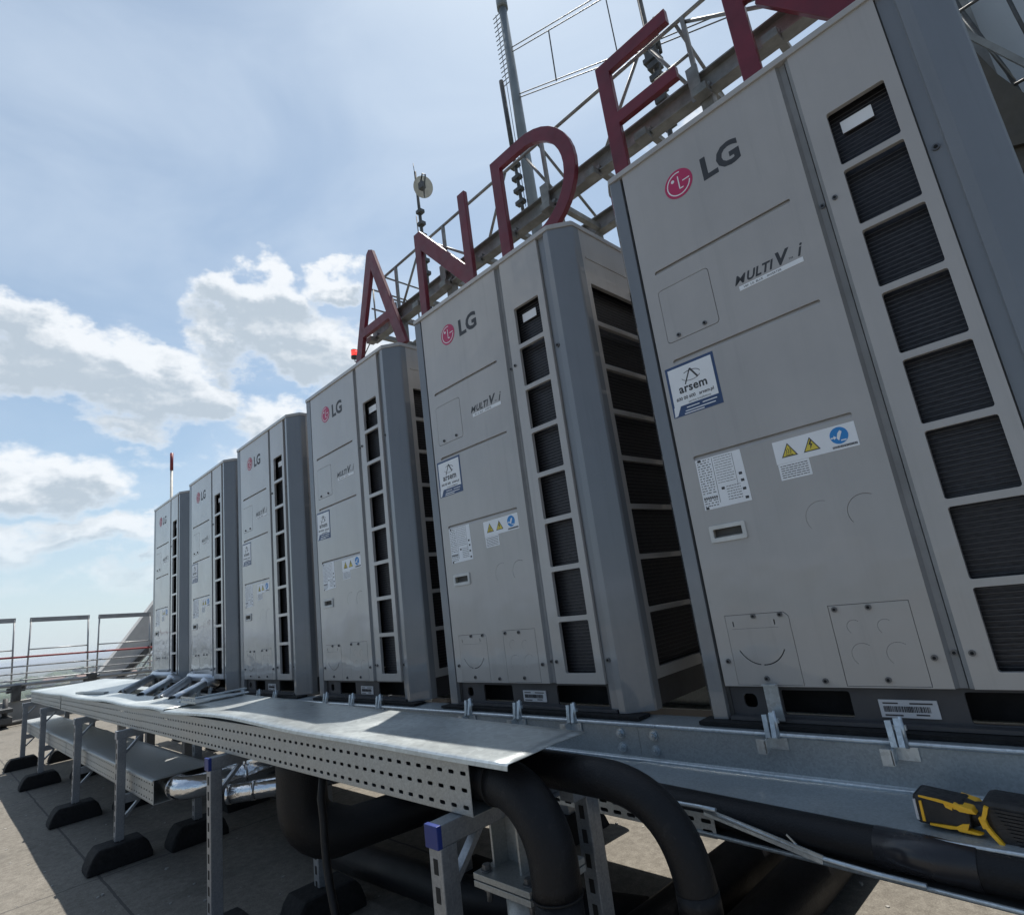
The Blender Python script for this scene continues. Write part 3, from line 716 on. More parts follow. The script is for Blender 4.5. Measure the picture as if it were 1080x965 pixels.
fp = [((-3.99, .03, .050), (-3.93, -.09, .080), (-2.97, -.53, .100), 0), ((-3.98, .04, .085), (-4.27, -.09, .110), (-3.18, -.55, .102), 1), ((-4.86, .03, .060), (-4.80, -.09, .100), (-3.68, -.53, .104), 2), ((-5.0, .05, .10), (-5.33, -.09, .125), (-4.36, -.50, .104), 3)]
wd = ['nearest the camera', 'second from the camera', 'third from the camera', 'farthest from the camera']
for a, b, c, i in fp:
    t = thing('foil_pipe', 'pale foil pipe sloping onto the tray lid, %s of the four' % wd[i], 'pipe', c, 'foil pipes on the tray lid')
    c = Vector(c); b = Vector(b); d = (b - c)
    MB().tube([Vector(a), Vector(a).lerp(b, .45)] + arc(Vector(a).lerp(b, .5), b, b + d * .10, 5)[1:] + [b + d * .5, b + d * .80 + Vector((0, 0, -.006)), c + d * .0 + Vector((0, 0, -.030)), c + d * .16 + Vector((0, 0, -.075))], .027, n=16).build('wrapping', M['clad_light'], t)
    MB().tube([b + d * .30, b + d * .34], .0305, n=16).build('joint_band', M['clad_light'], t)

# flanged pillar
t = thing('flanged_pillar', 'grey steel pillar with a bolted square flange behind the nearest tray post', 'support', (-.27, -.5, -.68))
px, py, pz = -.205, -.535, -.205
s = MB(); s.box(px - .088, px + .088, py - .088, py + .088, pz + .0015, pz + .014, 0, .001); s.box(px - .088, px + .088, py - .088, py + .088, pz - .0135, pz - .001, 0, .001); s.build('flange_plate', M['tray'], t)
s = MB(); s.box(px - .065, px + .020, py - .003, py + .003, pz + .014, -.082); s.box(px - .068, px - .062, py - .045, py + .045, pz + .014, -.082); s.box(px + .018, px + .024, py - .045, py + .045, pz + .014, -.082); s.build('upper_post', M['tray'], t)
MB().tube([(px, py, pz - .013), (px, py, -.68)], .058, n=20).build('lower_tube', M['tray'], t)
s = MB(); s.box(px - .06, px + .02, py - .045, -.33, -.0825, -.0805); s.build('cross_plate', M['strut'], t)
for dx in (-.066, .066):
    for dy in (-.066, .066):
        s = MB(); s.tube([(px + dx, py + dy, pz + .014), (px + dx, py + dy, pz + .017)], .013, n=14); s.tube([(px + dx, py + dy, pz + .017), (px + dx, py + dy, pz + .027)], .0095, n=6, sm=False); s.tube([(px + dx, py + dy, pz - .013), (px + dx, py + dy, pz - .045)], .006, n=8)
        s.tube([(px + dx, py + dy, pz - .014), (px + dx, py + dy, pz - .024)], .0095, n=6, sm=False); s.build('bolt', M['screw'], t)

# ------------------------------------------------------------------ cordless drill on the shelf
t = thing('cordless_drill', 'yellow and black cordless drill lying on the beam shelf at the right edge', 'power tool', (.6, -.17, -.115))
Mx = Matrix.Translation((.505, -.176, -.0840)) @ Matrix.Rotation(R(-3), 4, 'Z') @ Matrix.Rotation(R(3), 4, 'Y')
def dr(mb, name, mats, par=t): mb.xf(Mx); return mb.build(name, mats, par)
s = MB(); s.prism([(-.012, -.020), (-.006, -.0245), (.060, -.021), (.072, -.016), (.074, .016), (.060, .0215), (-.006, .025), (-.012, .021)], -.03, .03, 'y', 0, .0065); bat = dr(s, 'battery', M['toolblack'])
s = MB(); s.prism([(.000, .0245), (.030, .0235), (.045, .0215), (.062, .0185), (.062, .013), (.052, .012), (.044, .0175), (.0, .022)], -.0325, -.0295, 'y'); s.prism([(.010, -.0225), (.040, -.0225), (.066, -.018), (.070, -.008), (.060, -.010), (.050, -.0165), (.010, -.0195)], -.0325, -.0295, 'y')
s.prism([(-.0005, -.018), (.004, -.018), (.003, .016), (-.001, .015)], -.0325, -.0300, 'y'); s.prism([(.038, .0185), (.050, .0155), (.049, .010), (.040, .013)], -.034, -.032, 'y'); s.prism([(.052, .022), (.078, .017), (.084, .010), (.070, .009), (.060, .012), (.050, .013)], -.0335, .031, 'y', 0, .002); s.prism([(.048, -.0175), (.070, -.0185), (.088, -.020), (.080, -.0235), (.052, -.0235)], -.0335, -.02, 'y', 0, .002); dr(s, 'trim', M['toolyellow'], bat)
s = MB(); s.prism([(-.0095, -.017), (-.0055, -.018), (-.0065, .017), (-.0105, .016)], -.0325, -.030, 'y'); dr(s, 'badge_strip', M['plate'], bat)
s = MB(); s.tube([(.066, 0, 0), (.078, 0, .001), (.094, 0, .003), (.112, 0, .005)], [.023, .0185, .0195, .027], n=18); dr(s, 'handle', M['toolblack'])
s = MB(); s.prism([(.092, .032), (.104, .037), (.22, .037), (.25, .030), (.25, -.024), (.22, -.030), (.122, -.038), (.108, -.030), (.098, -.006)], -.034, .034, 'y', 0, .008)
for k in range(11): s.bar((.108 + .003 * k, -.036, .024 - .0055 * k), (.19, -.036, .024 - .0055 * k), .0022, .004)
s.tube([(.25, 0, 0), (.27, 0, 0), (.31, 0, 0)], [.022, .021, .015], n=18); dr(s, 'motor_body', M['toolblack'])
s = MB()
pts = [(.101, .028), (.097, .016), (.093, .006), (.096, -.004), (.102, -.014), (.110, -.024), (.120, -.038), (.124, -.044)]
for i in range(len(pts) - 1): s.bar((pts[i][0], -.037, pts[i][1]), (pts[i + 1][0], -.037, pts[i + 1][1]), .006, .008, up=(0, 1, 0))
s.prism([(.086, .008), (.096, .010), (.099, -.006), (.090, -.009)], -.040, -.030, 'y', 0, .002); dr(s, 'housing_edge', M['toolyellow'])
s = MB(); s.prism([(.098, -.038), (.140, -.040), (.138, -.034), (.112, -.030)], -.03, .03, 'y', 0, .002); dr(s, 'belt_clip', M['screw'])

# ------------------------------------------------------------------ red roof sign
CAM_SCALE = Matrix.Translation((-.325, .566, -.1436)) @ Matrix.Scale(1.373, 4)   # sign and masts scaled about the camera position, moving their shadows back
def letter(name, loops, label, y0=2.48, y1=2.525):
    me = curve_mesh(loops, y1 - y0, .006)
    o = MB().mesh(me, XZ(0, 0, (y0 + y1) / 2))
    ob = o.build(name, M['signred']); tag(ob, label, 'sign letter', 'red letters of the roof sign'); return ob
ZB = 3.66
letter('sign_letter', [[(-5.30, 5.34), (-5.225, 5.30), (-4.61, ZB), (-4.765, ZB), (-4.945, 4.13), (-5.60, 4.13), (-5.745, ZB), (-5.89, ZB), (-5.355, 5.30)], [(-5.56, 4.245), (-4.99, 4.245), (-5.275, 5.03)]], 'red letter A at the left end of the roof sign')
letter('sign_letter', [[(-4.24, ZB), (-4.24, 4.94), (-4.13, 4.94), (-3.36, 4.05), (-3.36, 4.95), (-3.25, 4.95), (-3.25, ZB), (-3.36, ZB), (-3.36, 3.80), (-4.13, 4.68), (-4.13, ZB)]], 'red letter N of the roof sign')
def dar(r, n=18): return [(-2.34 + r * math.cos(R(90 - 180 * i / n)), 4.33 + r * math.sin(R(90 - 180 * i / n))) for i in range(n + 1)]
letter('sign_letter', [[(-2.78, 3.69), (-2.78, 4.97)] + dar(.64), [(-2.655, 3.82), (-2.655, 4.84)] + dar(.51)], 'red letter D of the roof sign')
letter('sign_letter', [[(-1.31, ZB), (-1.31, 4.96), (-.59, 4.96), (-.59, 4.84), (-1.185, 4.84), (-1.185, 4.39), (-.61, 4.39), (-.61, 4.285), (-1.185, 4.285), (-1.185, 3.79), (-.57, 3.79), (-.57, ZB)]], 'red letter E of the roof sign, its two upper arms above the nearest heat pump')
def rar(r, n=12): return [(.33 + r * math.cos(R(90 - 180 * i / n)), 4.71 + r * math.sin(R(90 - 180 * i / n))) for i in range(n + 1)]
letter('sign_letter', [[(-.14, ZB), (-.14, 4.96)] + rar(.25) + [(.36, 4.46), (.88, ZB), (.60, ZB), (.07, 4.365), (.10, 4.46), (-.015, 4.46), (-.015, ZB)], [(-.015, 4.575), (-.015, 4.845)] + rar(.135)], 'red letter R of the roof sign, cut off by the top picture edge')
s = MB()
t = thing('sign_gantry', 'weathered steel gantry with handrail and braces behind the red letters', 'gantry', (-2.5, 3.0, 2.6))
for y in (2.74, 3.50):
    s = MB(); z0, z1 = 4.17, 4.36
    s.box(-5.75, 1.7, y - .06, y + .06, z1 - .014, z1); s.box(-5.75, 1.7, y - .06, y + .06, z0, z0 + .014); s.box(-5.75, 1.7, y - .006, y + .006, z0 + .014, z1 - .014); s.build('main_beam', M['steel'], t)
s = MB(); x = -5.6
while x < 1.6: s = MB(); s.box(x - .03, x + .03, 2.69, 3.46, 4.18, 4.24); s.box(x - .09, x + .03, 2.58, 2.69, 4.10, 4.17); s.box(x - .03, x + .03, 2.66, 2.72, 4.14, 4.2); s.build('cross_member', M['steel'], t); x += .57
for x in (-5.07, -3.98, -2.25, -.55, 1.0):
    s = MB(); s.bar((x, 2.75, 4.12), (x, 2.75, 5.04), .035, .035); s.box(x - .05, x + .05, 2.66, 2.68, 4.12, 4.45); s.build('rail_post', M['steel'], t)
    s = MB(); s.bar((x, 3.5, 2.6), (x, 3.5, 4.17), .10, .10); s.bar((x + .05, 2.75, 2.6), (x + .05, 2.75, 4.17), .10, .10); s.build('leg', M['steel'], t)
s = MB(); s.tube([(-5.37, 2.75, 5.04), (1.7, 2.75, 5.04)], .018, n=10); s.tube([(-.9, 2.75, 4.66), (-.55, 2.75, 4.66)], .014, n=8); s.build('handrail', M['steel'], t)
for p, q in (((-1.02, 5.04), (-1.55, 4.36)), ((-.90, 5.04), (-.62, 4.36)), ((-2.52, 5.04), (-2.20, 4.40)), ((-4.35, 5.04), (-3.55, 4.38)), ((-4.50, 5.04), (-5.02, 4.38)), ((-2.82, 5.04), (-3.22, 4.38)), ((-.55, 5.0), (0.35, 4.36))):
    MB().tube([(p[0], 2.76, p[1]), (q[0], 2.76, q[1])], .016, n=8).build('brace', M['steel'], t)
for x in (-4.3, -.62, -2.3):
    MB().tube([(x, 2.76, 5.04), (x + .1, 3.5, 4.36)], .016, n=8).build('brace', M['steel'], t)
s = MB()
for z in (5.04, 4.72): s.tube([(-5.37, 2.75, z), (-5.37, 3.6, z), (-4.3, 3.6, z)], .013, n=8); s.tube([(-5.75, 2.75, z), (-5.75, 3.6, z), (-5.37, 3.6, z)], .013, n=8)
for x, y in ((-5.37, 3.6), (-5.75, 2.8), (-5.75, 3.6), (-4.6, 3.6), (-5.37, 2.75)): s.tube([(x, y, 4.3), (x, y, 5.04)], .013, n=8)
s.build('end_cage', M['steel'], t)
t = thing('warning_lamp', 'small red obstruction lamp at the foot of the letter A', 'lamp', (-6.0, 2.55, 4.0))
s = MB(); s.tube([(-5.985, 2.55, 4.02), (-5.985, 2.55, 4.10)], .045, n=14); s.build('lens', M['lampred'], t)
s = MB(); s.tube([(-5.985, 2.55, 3.985), (-5.985, 2.55, 4.02)], .05, n=14); s.tube([(-5.985, 2.55, 4.0), (-5.98, 2.55, 3.93), (-5.90, 2.6, 3.9), (-5.75, 2.7, 4.2)], .008, n=6); s.tube([(-5.985, 2.55, 4.10), (-5.985, 2.55, 4.112)], .046, n=14); s.build('lamp_base', M['steel_dark'], t)

# masts
t = thing('antenna_mast', 'tall pale grey mast behind the letter D with a ladder of thin rungs', 'mast', (-3.46, 4, 2.6))
s = MB(); s.tube([(-3.47, 4, 2.6), (-3.47, 4, 6.2), (-3.46, 4, 9.02)], [.088, .078, .060], n=14); s.build('pole', M['mast'], t)
s = MB(); s.tube([(-3.46, 4, 9.02), (-3.46, 4, 9.20)], .085, n=14); s.build('pole_head', M['mast'], t)
s = MB()
for k in range(16): z = 7.72 + k * .085; s.tube([(-3.66, 3.98, z), (-3.5, 3.99, z)], .007, n=5)
s.tube([(-3.58, 3.97, 5.6), (-3.585, 3.97, 9.0)], .005, n=5); s.build('rungs', M['steel_dark'], t)
s = MB(); s.tube([(-3.60, 3.9, 6.42), (-3.62, 3.9, 7.74)], .034, n=8)
s.build('whip_antenna', M['steel_dark'], t)
s = MB(); s.tube([(-3.58, 3.9, 5.3), (-3.60, 3.9, 6.42)], .024, n=8)
for k in range(5): z = 5.62 + k * .2; s.box(-3.67, -3.53, 3.86, 3.94, z, z + .055)
s.build('dipole_stack', M['steel_dark'], t)
t = thing('antenna_mast', 'short dark antenna mast between the letters A and N carrying a small dish', 'mast', (-5.9, 4, 2.6))
s = MB(); s.tube([(-5.90, 4, 2.6), (-5.96, 4, 7.0), (-5.97, 4, 7.85)], [.035, .028, .02], n=8)
for k in range(9): z = 5.05 + k * .24; s.box(-5.99, -5.87, 3.94, 4.04, z, z + .06)
s.tube([(-5.985, 4, 7.8), (-6.0, 4, 8.05)], .006, n=5); s.tube([(-6.03, 4, 5.6), (-6.06, 4, 7.0)], .010, n=5); s.box(-6.08, -5.95, 3.97, 4.0, 6.6, 6.63); s.build('pole', M['steel_dark'], t)
s = MB(); ds = MB(); n = 20
for i, (rr, d) in enumerate(((.0, .05), (.10, .035), (.17, .0))): pass
ds.tube([(0, 0, .0), (0, 0, .03), (0, 0, .06)], [.06, .14, .18], n=24); ds.xf(Matrix.Translation((-5.80, 3.98, 7.40)) @ Vector((.80, -.20, -.45)).to_track_quat('Z', 'Y').to_matrix().to_4x4()); s.add(ds); s.build('dish', M['dullwhite'], t)
s = MB(); s.tube([(-5.78, 4.0, 7.20), (-5.60, 3.85, 7.14), (-5.46, 3.8, 7.34), (-5.56, 3.82, 7.44), (-5.66, 3.85, 7.36)], .013, n=6); s.box(-5.70, -5.60, 3.82, 3.9, 7.22, 7.34); s.build('feed_arm', M['steel_dark'], t)
t = thing('antenna_mast', 'dark stacked dipole antenna mast right of the letter E top', 'mast', (-1.39, 4, 2.6))
s = MB(); s.tube([(-1.39, 4, 2.6), (-1.385, 4, 7.5)], .032, n=8)
for k in range(8): z = 5.25 + k * .16; s.box(-1.45, -1.31, 3.93, 4.06, z, z + .07); s.tube([(-1.33 + .06 * (k % 2), 3.95, z - .03), (-1.28, 3.9, z + .1)], .012, n=5)
for z in (6.35, 6.15): s.box(-1.48, -1.30, 3.92, 4.08, z, z + .06)
s.tube([(-1.28, 4, 6.2), (-1.27, 4, 6.7)], .02, n=6); s.box(-1.52, -1.24, 3.9, 4.1, 5.0, 5.06); s.build('pole', M['steel_dark'], t)
t = thing('guy_wires', 'thin twin cables strung from the tall mast to the upper right', 'wires', (-3.4, 4, 8))
for p, q in (((-3.46, 8.18), (.6, 6.72)), ((-3.46, 8.26), (.6, 6.80)), ((-3.46, 7.36), (.9, 5.33)), ((-3.46, 7.42), (.9, 5.41))):
    MB().tube([(p[0], 4, p[1]), ((p[0] + q[0]) / 2, 4, (p[1] + q[1]) / 2 - .03), (q[0], 4, q[1])], .008, n=5).build('cable', M['steel_dark'], t)
s = MB(); s.tube([(-2.72, 4, 7.9), (-2.74, 4, 7.06)], .010, n=5); s.build('tie', M['steel_dark'], t); s = MB(); s.tube([(-1.80, 4, 8.2), (-1.80, 4, 6.66)], .008, n=5); s.build('tie', M['steel_dark'], t)
CAM_SCALE = None
t = thing('lightning_rod', 'thin red and white pole rising behind the farthest heat pump', 'pole', (-15, 2.5, -.6))
MB().tube([(-15, 2.5, -.6), (-15, 2.5, 4.55)], .032, n=10).build('shaft', M['dullwhite'], t)
MB().tube([(-15, 2.5, 4.55), (-15, 2.5, 5.0)], .038, n=10).build('tip', M['redrail'], t)

CAM_SCALE = Matrix.Translation((-.325, .566, -.1436)) @ Matrix.Scale(1.373, 4)  # penthouse parts get the same enlargement about the camera position
# ------------------------------------------------------------------ penthouse behind
s = MB(); s.box(-8.6, 5.2, 2.62, 6.5, -.392, 2.6); o = s.build('plant_room', M['darkwall']); tag(o, 'low dark plant room wall behind the heat pumps, carrying the roof sign', 'building')
t = thing('stair_tower', 'blue grey clad tower wall at the upper right edge behind the nearest heat pump', 'building', (3, 3, -.68))
s = MB(); s.box(.97, 6, 2.86, 6.4, 2.603, 9.0); s.build('wall', M['wall'], t)
s = MB(); s.prism([(1.00, 3.22), (1.09, 2.84), (1.17, 2.62), (2.4, 2.62), (1.3, 2.70), (1.3, 2.61), (1.0, 2.61)][:3] + [(1.35, 2.4), (1.35, 1.6), (.6, 1.6), (.6, 3.30), (1.0, 3.30)][0:0] + [(1.40, 2.35), (1.40, 1.4), (.80, 1.4), (.80, 3.22)], 2.50, 2.58, 'y'); s.build('louvre_screen', M['louvre'], t)
s = MB()
for k in range(11): s.prism([(.80, 3.16 - .16 * k), (1.40, 2.96 - .16 * k), (1.40, 2.90 - .16 * k), (.80, 3.10 - .16 * k)], 2.46, 2.498, 'y') if 2.9 - .16 * k < 2.35 else None
s.build('louvre_blades', M['louvre'], t)
s = MB(); s.bar((1.0, 2.485, 3.235), (1.42, 2.485, 2.33), .02, .03); s.build('louvre_edge', M['steel'], t)
s = MB()
for i in range(6): s.box(.972 + i * .9, .980 + i * .9, 2.852, 2.8598, 2.61, 9)
s.build('cladding_joints', M['steel'], t)
t = thing('pipe_railing', 'dark bent pipe railing in front of the blue grey tower wall', 'railing', (1.1, 2.5, 3))
s = MB(); s.tube([(1.02, 2.6, 3.75), (1.055, 2.6, 3.40), (1.10, 2.6, 3.10), (1.135, 2.6, 2.88), (1.15, 2.6, 2.70), (1.165, 2.6, 2.3)], .011, n=8); s.build('rail', M['steel_dark'], t)
s = MB(); s.tube([(1.235, 2.6, 3.60), (1.25, 2.6, 3.2), (1.27, 2.6, 2.8)], .010, n=8); s.build('rail', M['steel_dark'], t)
for z0, z1 in ((3.40, 3.42), (2.78, 2.80)): MB().tube([(.96, 2.59, z0), (2.4, 2.59, z1)], .009, n=8).build('rung', M['steel_dark'], t)
MB().tube([(1.03, 2.58, 3.42), (1.15, 2.58, 2.80)], .004, n=5).build('wire', M['steel'], t)

CAM_SCALE = None
# ------------------------------------------------------------------ far roof edge
FXX = -14.0
def fz(y, z0, z1): return z0 + (z1 - z0) * (y + .6) / 2.5
t = thing('edge_railing', 'galvanised roof edge railing with a red top rail and open rectangular frames', 'railing', (FXX, 0, -.68))
s = MB(); s.tube([(FXX, -3.2, fz(-3.2, .50, .335)), (FXX, 3.2, fz(3.2, .50, .335))], .018, n=8); s.build('red_rail', M['redrail'], t)
for za, zb, rr in ((.33, .18, .014), (.20, .045, .012), (.08, -.07, .014), (.0, -.15, .03), (-.09, -.22, .012)):
    s = MB(); s.tube([(FXX + .05, -3.2, fz(-3.2, za, zb)), (FXX + .05, 3.2, fz(3.2, za, zb))], rr, n=8); s.build('rail', M['railgrey'], t)
for ya, yb in ((-1.60, -.385), (-.175, .775), (.925, 1.87)):
    z = lambda y: fz(y, 1.21, 1.06)
    s = MB(); s.bar((FXX, ya, z(ya) - .03), (FXX, yb, z(yb) - .03), .03, .085)
    s.tube([(FXX, ya + .02, z(ya)), (FXX, ya + .0, -.12)], .016, n=6); s.tube([(FXX, yb - .02, z(yb)), (FXX, yb, -.12)], .016, n=6)
    s.tube([(FXX, ya, z(ya) - .58), (FXX, yb, z(yb) - .58)], .013, n=6); s.build('frame', M['railgrey'], t)
for y in (-.30, .86):
    s = MB(); s.box(FXX - .08, FXX + .10, y - .08, y + .06, -.30, -.02, 0, .01); s.box(FXX - .03, FXX + .06, y - .15, y + .12, -.14, -.05, 0, .01); s.tube([(FXX, y, -.68), (FXX, y, .0)], .04, n=8); s.build('post_clamp', M['steel_dark'], t)
s = MB(); s.box(FXX - .25, FXX + .05, -4, 3.2, -.68, -.30); o = s.build('parapet', M['concrete']); tag(o, 'low concrete parapet at the far edge of the roof', 'wall')
t = thing('ballast_frame', 'dark steel ballast frame lying on the roof by the far left corner', 'frame', (-12.6, -.6, -.68))
s = MB(); s.box(-13.6, -12.9, -1.2, -.42, -.60, -.50, 0, .01); s.box(-13.6, -12.9, -1.2, -.42, -.42, -.36, 0, .01); s.build('weight', M['steel_dark'], t)
s = MB(); s.tube([(-13.2, -1.4, -.62), (-13.2, -.2, -.62)], .04, n=8); s.tube([(-12.7, -1.6, -.64), (-11.2, -.9, -.64)], .03, n=8); s.tube([(-13.3, -.5, -.68), (-13.3, -.5, -.2)], .04, n=8); s.build('leg', M['steel_dark'], t)
t = thing('sloping_fin', 'sloping pale grey parapet fin rising to the right behind the railing', 'wall', (-16, 2, -.68))
s = MB(); s.prism([(.95, -.55), (1.55, -.55), (3.4, 1.25), (3.4, 2.3), (2.5, 1.55), (1.55, .22)], -16.4, -16.0, 'x', 0, .02); s.build('fin', M['fin'], t)
s = MB(); s.bar((-15.95, 1.60, -.35), (-15.95, 3.2, 1.2), .10, .16, up=(1, 0, 0)); s.build('shade_bar', M['steel_dark'], t)  # solid dark bar painted in for the shade under the fin
s = MB()
for k in range(4): s.bar((-15.9, 1.6 + .3 * k, -.45), (-15.9, 2.1 + .3 * k, .25), .03, .05, up=(1, 0, 0))
s.build('lattice', M['railgrey'], t)

s = MB(); s.box(-8.2, 2.6, 1.45, 1.6, -.68, .42); s.box(-8.22, 2.62, 1.43, 1.62, .42, .45); o = s.build('upstand_wall', M['darkwall']); tag(o, 'low dark upstand wall seen through the gaps under the heat pumps', 'wall')
# ------------------------------------------------------------------ setting: roof, city
s = MB(); s.box(-14.6, 9, -12, 9, -6, -.68); o = s.build('roof', M['roof']); tag(o, kind='structure')
s = MB(); rg = random.Random(21)
for k in range(520):
    x, y = rg.uniform(-9, 1.5), rg.choice((rg.uniform(-1.9, -.3), rg.uniform(-1.4, 1.3))); r = rg.uniform(.0025, .009)
    pts = [(x + r * rg.uniform(.6, 1.3) * math.cos(a_), y + r * rg.uniform(.6, 1.3) * math.sin(a_)) for a_ in (0, 1.2, 2.4, 3.7, 5.0)]
    s.prism(pts, -.6805, -.680 + r * rg.uniform(.3, .8))
o = s.build('grit', M['concrete']); tag(o, 'loose grit and small chips scattered over the roofing felt', 'grit', kind='stuff')
s = MB(); s.box(-30000, 30000, -30000, 30000, -96, -95); o = s.build('ground', M['city']); tag(o, kind='structure')
s = MB(); rn = random.Random(5)
for k in range(420):
    a = R(rn.uniform(150, 190)); d = rn.uniform(350, 3600); x, y = d * math.cos(a), d * math.sin(a); r = rn.uniform(7, 20) * (1 + d / 2500)
    q = bmesh.ops.create_icosphere(s.bm, subdivisions=2, radius=1, matrix=Matrix.Translation((x, y, -95 + r * .35)) @ Matrix.Diagonal((r * rn.uniform(.8, 2.2), r * rn.uniform(.8, 2.2), r * rn.uniform(.5, .9), 1)))
    for v in q['verts']: v.co += Vector((rn.uniform(-1, 1), rn.uniform(-1, 1), rn.uniform(-1, 1))) * r * .12
o = s.build('distant_trees', M['leaf']); tag(o, 'bands of hazy trees across the city far below', 'trees', kind='stuff')
def block(x, y, w, d, h, rot, red):
    t = thing('city_building', 'small hazy city block on the horizon beyond the roof railing', 'building', (x, y, -95), 'far city blocks on the horizon')
    a = MB(); a.box(-w / 2, w / 2, -d / 2, d / 2, 0, h); c = MB(); 
    if red: c.prism([(-d / 2 - .5, h), (d / 2 + .5, h), (0, h + d * .3)], -w / 2, w / 2, 'x')
    else: c.box(-w / 2 - .4, w / 2 + .4, -d / 2 - .4, d / 2 + .4, h, h + 1.2); c.box(-w * .1, w * .15, -d * .2, d * .2, h + 1.2, h + 4)
    b_ = MB(); nf = int(h / 3.2)
    for k in range(nf):
        for sgn in (-1, 1): b_.box(-w / 2 + 1, w / 2 - 1, sgn * d / 2 - .06, sgn * d / 2 + .06, 1 + k * 3.2, 2.5 + k * 3.2); b_.box(sgn * w / 2 - .06, sgn * w / 2 + .06, -d / 2 + 1, d / 2 - 1, 1 + k * 3.2, 2.5 + k * 3.2)
    for m_, n_, q in ((a, 'wall', M['citywall']), (c, 'roof', M['cityroof'] if red else M['concrete']), (b_, 'window_bands', M['steel_dark'])):
        o = m_.build(n_, q); o.parent = t
    t.rotation_euler[2] = rot
for k in range(34):
    a = R(rn.uniform(160, 182)); d = rn.uniform(500, 3400)
    block(d * math.cos(a), d * math.sin(a), rn.uniform(25, 80), rn.uniform(14, 30), rn.uniform(12, 42) + d * .006, rn.uniform(0, 3), rn.random() < .5)

# haze: one closed box round everything
HZ = 7e-5
s = MB(); s.box(-16000, 16000, -16000, 16000, -97, 14); hz = s.build('haze', M['black']); hz.data.materials.clear()
hm = bpy.data.materials.new('haze_air'); hm.use_nodes = True; nt = hm.node_tree; nt.nodes.clear()
pv = nt.nodes.new('ShaderNodeVolumePrincipled'); pv.inputs['Color'].default_value = (.80, .88, 1, 1); pv.inputs['Density'].default_value = HZ * 2
ou = nt.nodes.new('ShaderNodeOutputMaterial'); nt.links.new(pv.outputs[0], ou.inputs['Volume']); hz.data.materials.append(hm)
tag(hz, 'pale blue summer haze over the city', 'haze', kind='stuff')

# ------------------------------------------------------------------ sun, sky, clouds
sd = Vector((-.44, .64, 1.613)).normalized()
el_ = math.asin(sd.z); az = math.atan2(sd.x, sd.y)
sl_ = bpy.data.lights.new('sun', 'SUN'); sl_.energy = 5.0; sl_.angle = R(.53); sl_.color = (1, .95, .87)
so = bpy.data.objects.new('sun', sl_); COL.objects.link(so); so.rotation_euler = sd.to_track_quat('Z', 'Y').to_euler()
w = bpy.data.worlds.new('World'); scene.world = w; w.use_nodes = True; nt = w.node_tree; nt.nodes.clear()
out = N(nt, 'ShaderNodeOutputWorld'); bg = N(nt, 'ShaderNodeBackground'); bg.inputs['Strength'].default_value = .098
nt.links.new(bg.outputs[0], out.inputs[0])
sky = N(nt, 'ShaderNodeTexSky', sky_type='NISHITA'); sky.sun_disc = False; sky.sun_elevation = el_; sky.sun_rotation = az
sky.air_density = 1.0; sky.dust_density = .7; sky.ozone_density = 1.5
tc = N(nt, 'ShaderNodeTexCoord'); gen = tc.outputs['Generated']
sep = N(nt, 'ShaderNodeSeparateXYZ'); nt.links.new(gen, sep.inputs[0])
def mth(op, a, b=None, c=None):
    n = N(nt, 'ShaderNodeMath', operation=op)
    for i, v in enumerate((a, b, c)):
        if v is None: continue
        if hasattr(v, 'links'): nt.links.new(v, n.inputs[i])
        else: n.inputs[i].default_value = v
    return n.outputs[0]
def sstep(v, a, b):
    n = N(nt, 'ShaderNodeMapRange', interpolation_type='SMOOTHSTEP'); nt.links.new(v, n.inputs['Value'])
    n.inputs['From Min'].default_value = a; n.inputs['From Max'].default_value = b; return n.outputs[0]
ngx = mth('MULTIPLY', sep.outputs['X'], -1); azi = mth('MULTIPLY', mth('ARCTAN2', sep.outputs['Y'], ngx), 57.2958)   # degrees from -X toward +Y
elv = mth('MULTIPLY', mth('ARCSINE', sep.outputs['Z']), 57.2958)
comb = N(nt, 'ShaderNodeCombineXYZ'); nt.links.new(azi, comb.inputs[0]); nt.links.new(elv, comb.inputs[1])
def nse(vec, sc, det=9, ro=.58, di=.0, out='Fac'):
    n = N(nt, 'ShaderNodeTexNoise'); n.inputs['Scale'].default_value = sc; n.inputs['Detail'].default_value = det
    n.inputs['Roughness'].default_value = ro; n.inputs['Distortion'].default_value = di; nt.links.new(vec, n.inputs['Vector']); return n.outputs[out]
def off(v, d):
    n = N(nt, 'ShaderNodeVectorMath', operation='ADD'); nt.links.new(v, n.inputs[0]); n.inputs[1].default_value = d; return n.outputs[0]
stv = N(nt, 'ShaderNodeMapping'); stv.inputs['Scale'].default_value = (.75, 1.15, 1); nt.links.new(comb.outputs[0], stv.inputs[0]); cvec = stv.outputs[0]
n_a = nse(cvec, .20, 10, .60); n_b = nse(off(cvec, (.5, 1.2, 0)), .20, 10, .60)
f_a = nse(cvec, .75, 7, .62); f_b = nse(off(cvec, (.18, .42, 0)), .75, 7, .62)
w1 = nse(off(cvec, (31, 7, 0)), .17, 5, .55); w2 = nse(off(cvec, (-17, 43, 0)), .20, 5, .55)
waz = mth('ADD', azi, mth('MULTIPLY', mth('SUBTRACT', w1, .5), 13)); wel = mth('ADD', elv, mth('MULTIPLY', mth('SUBTRACT', w2, .5), 8))
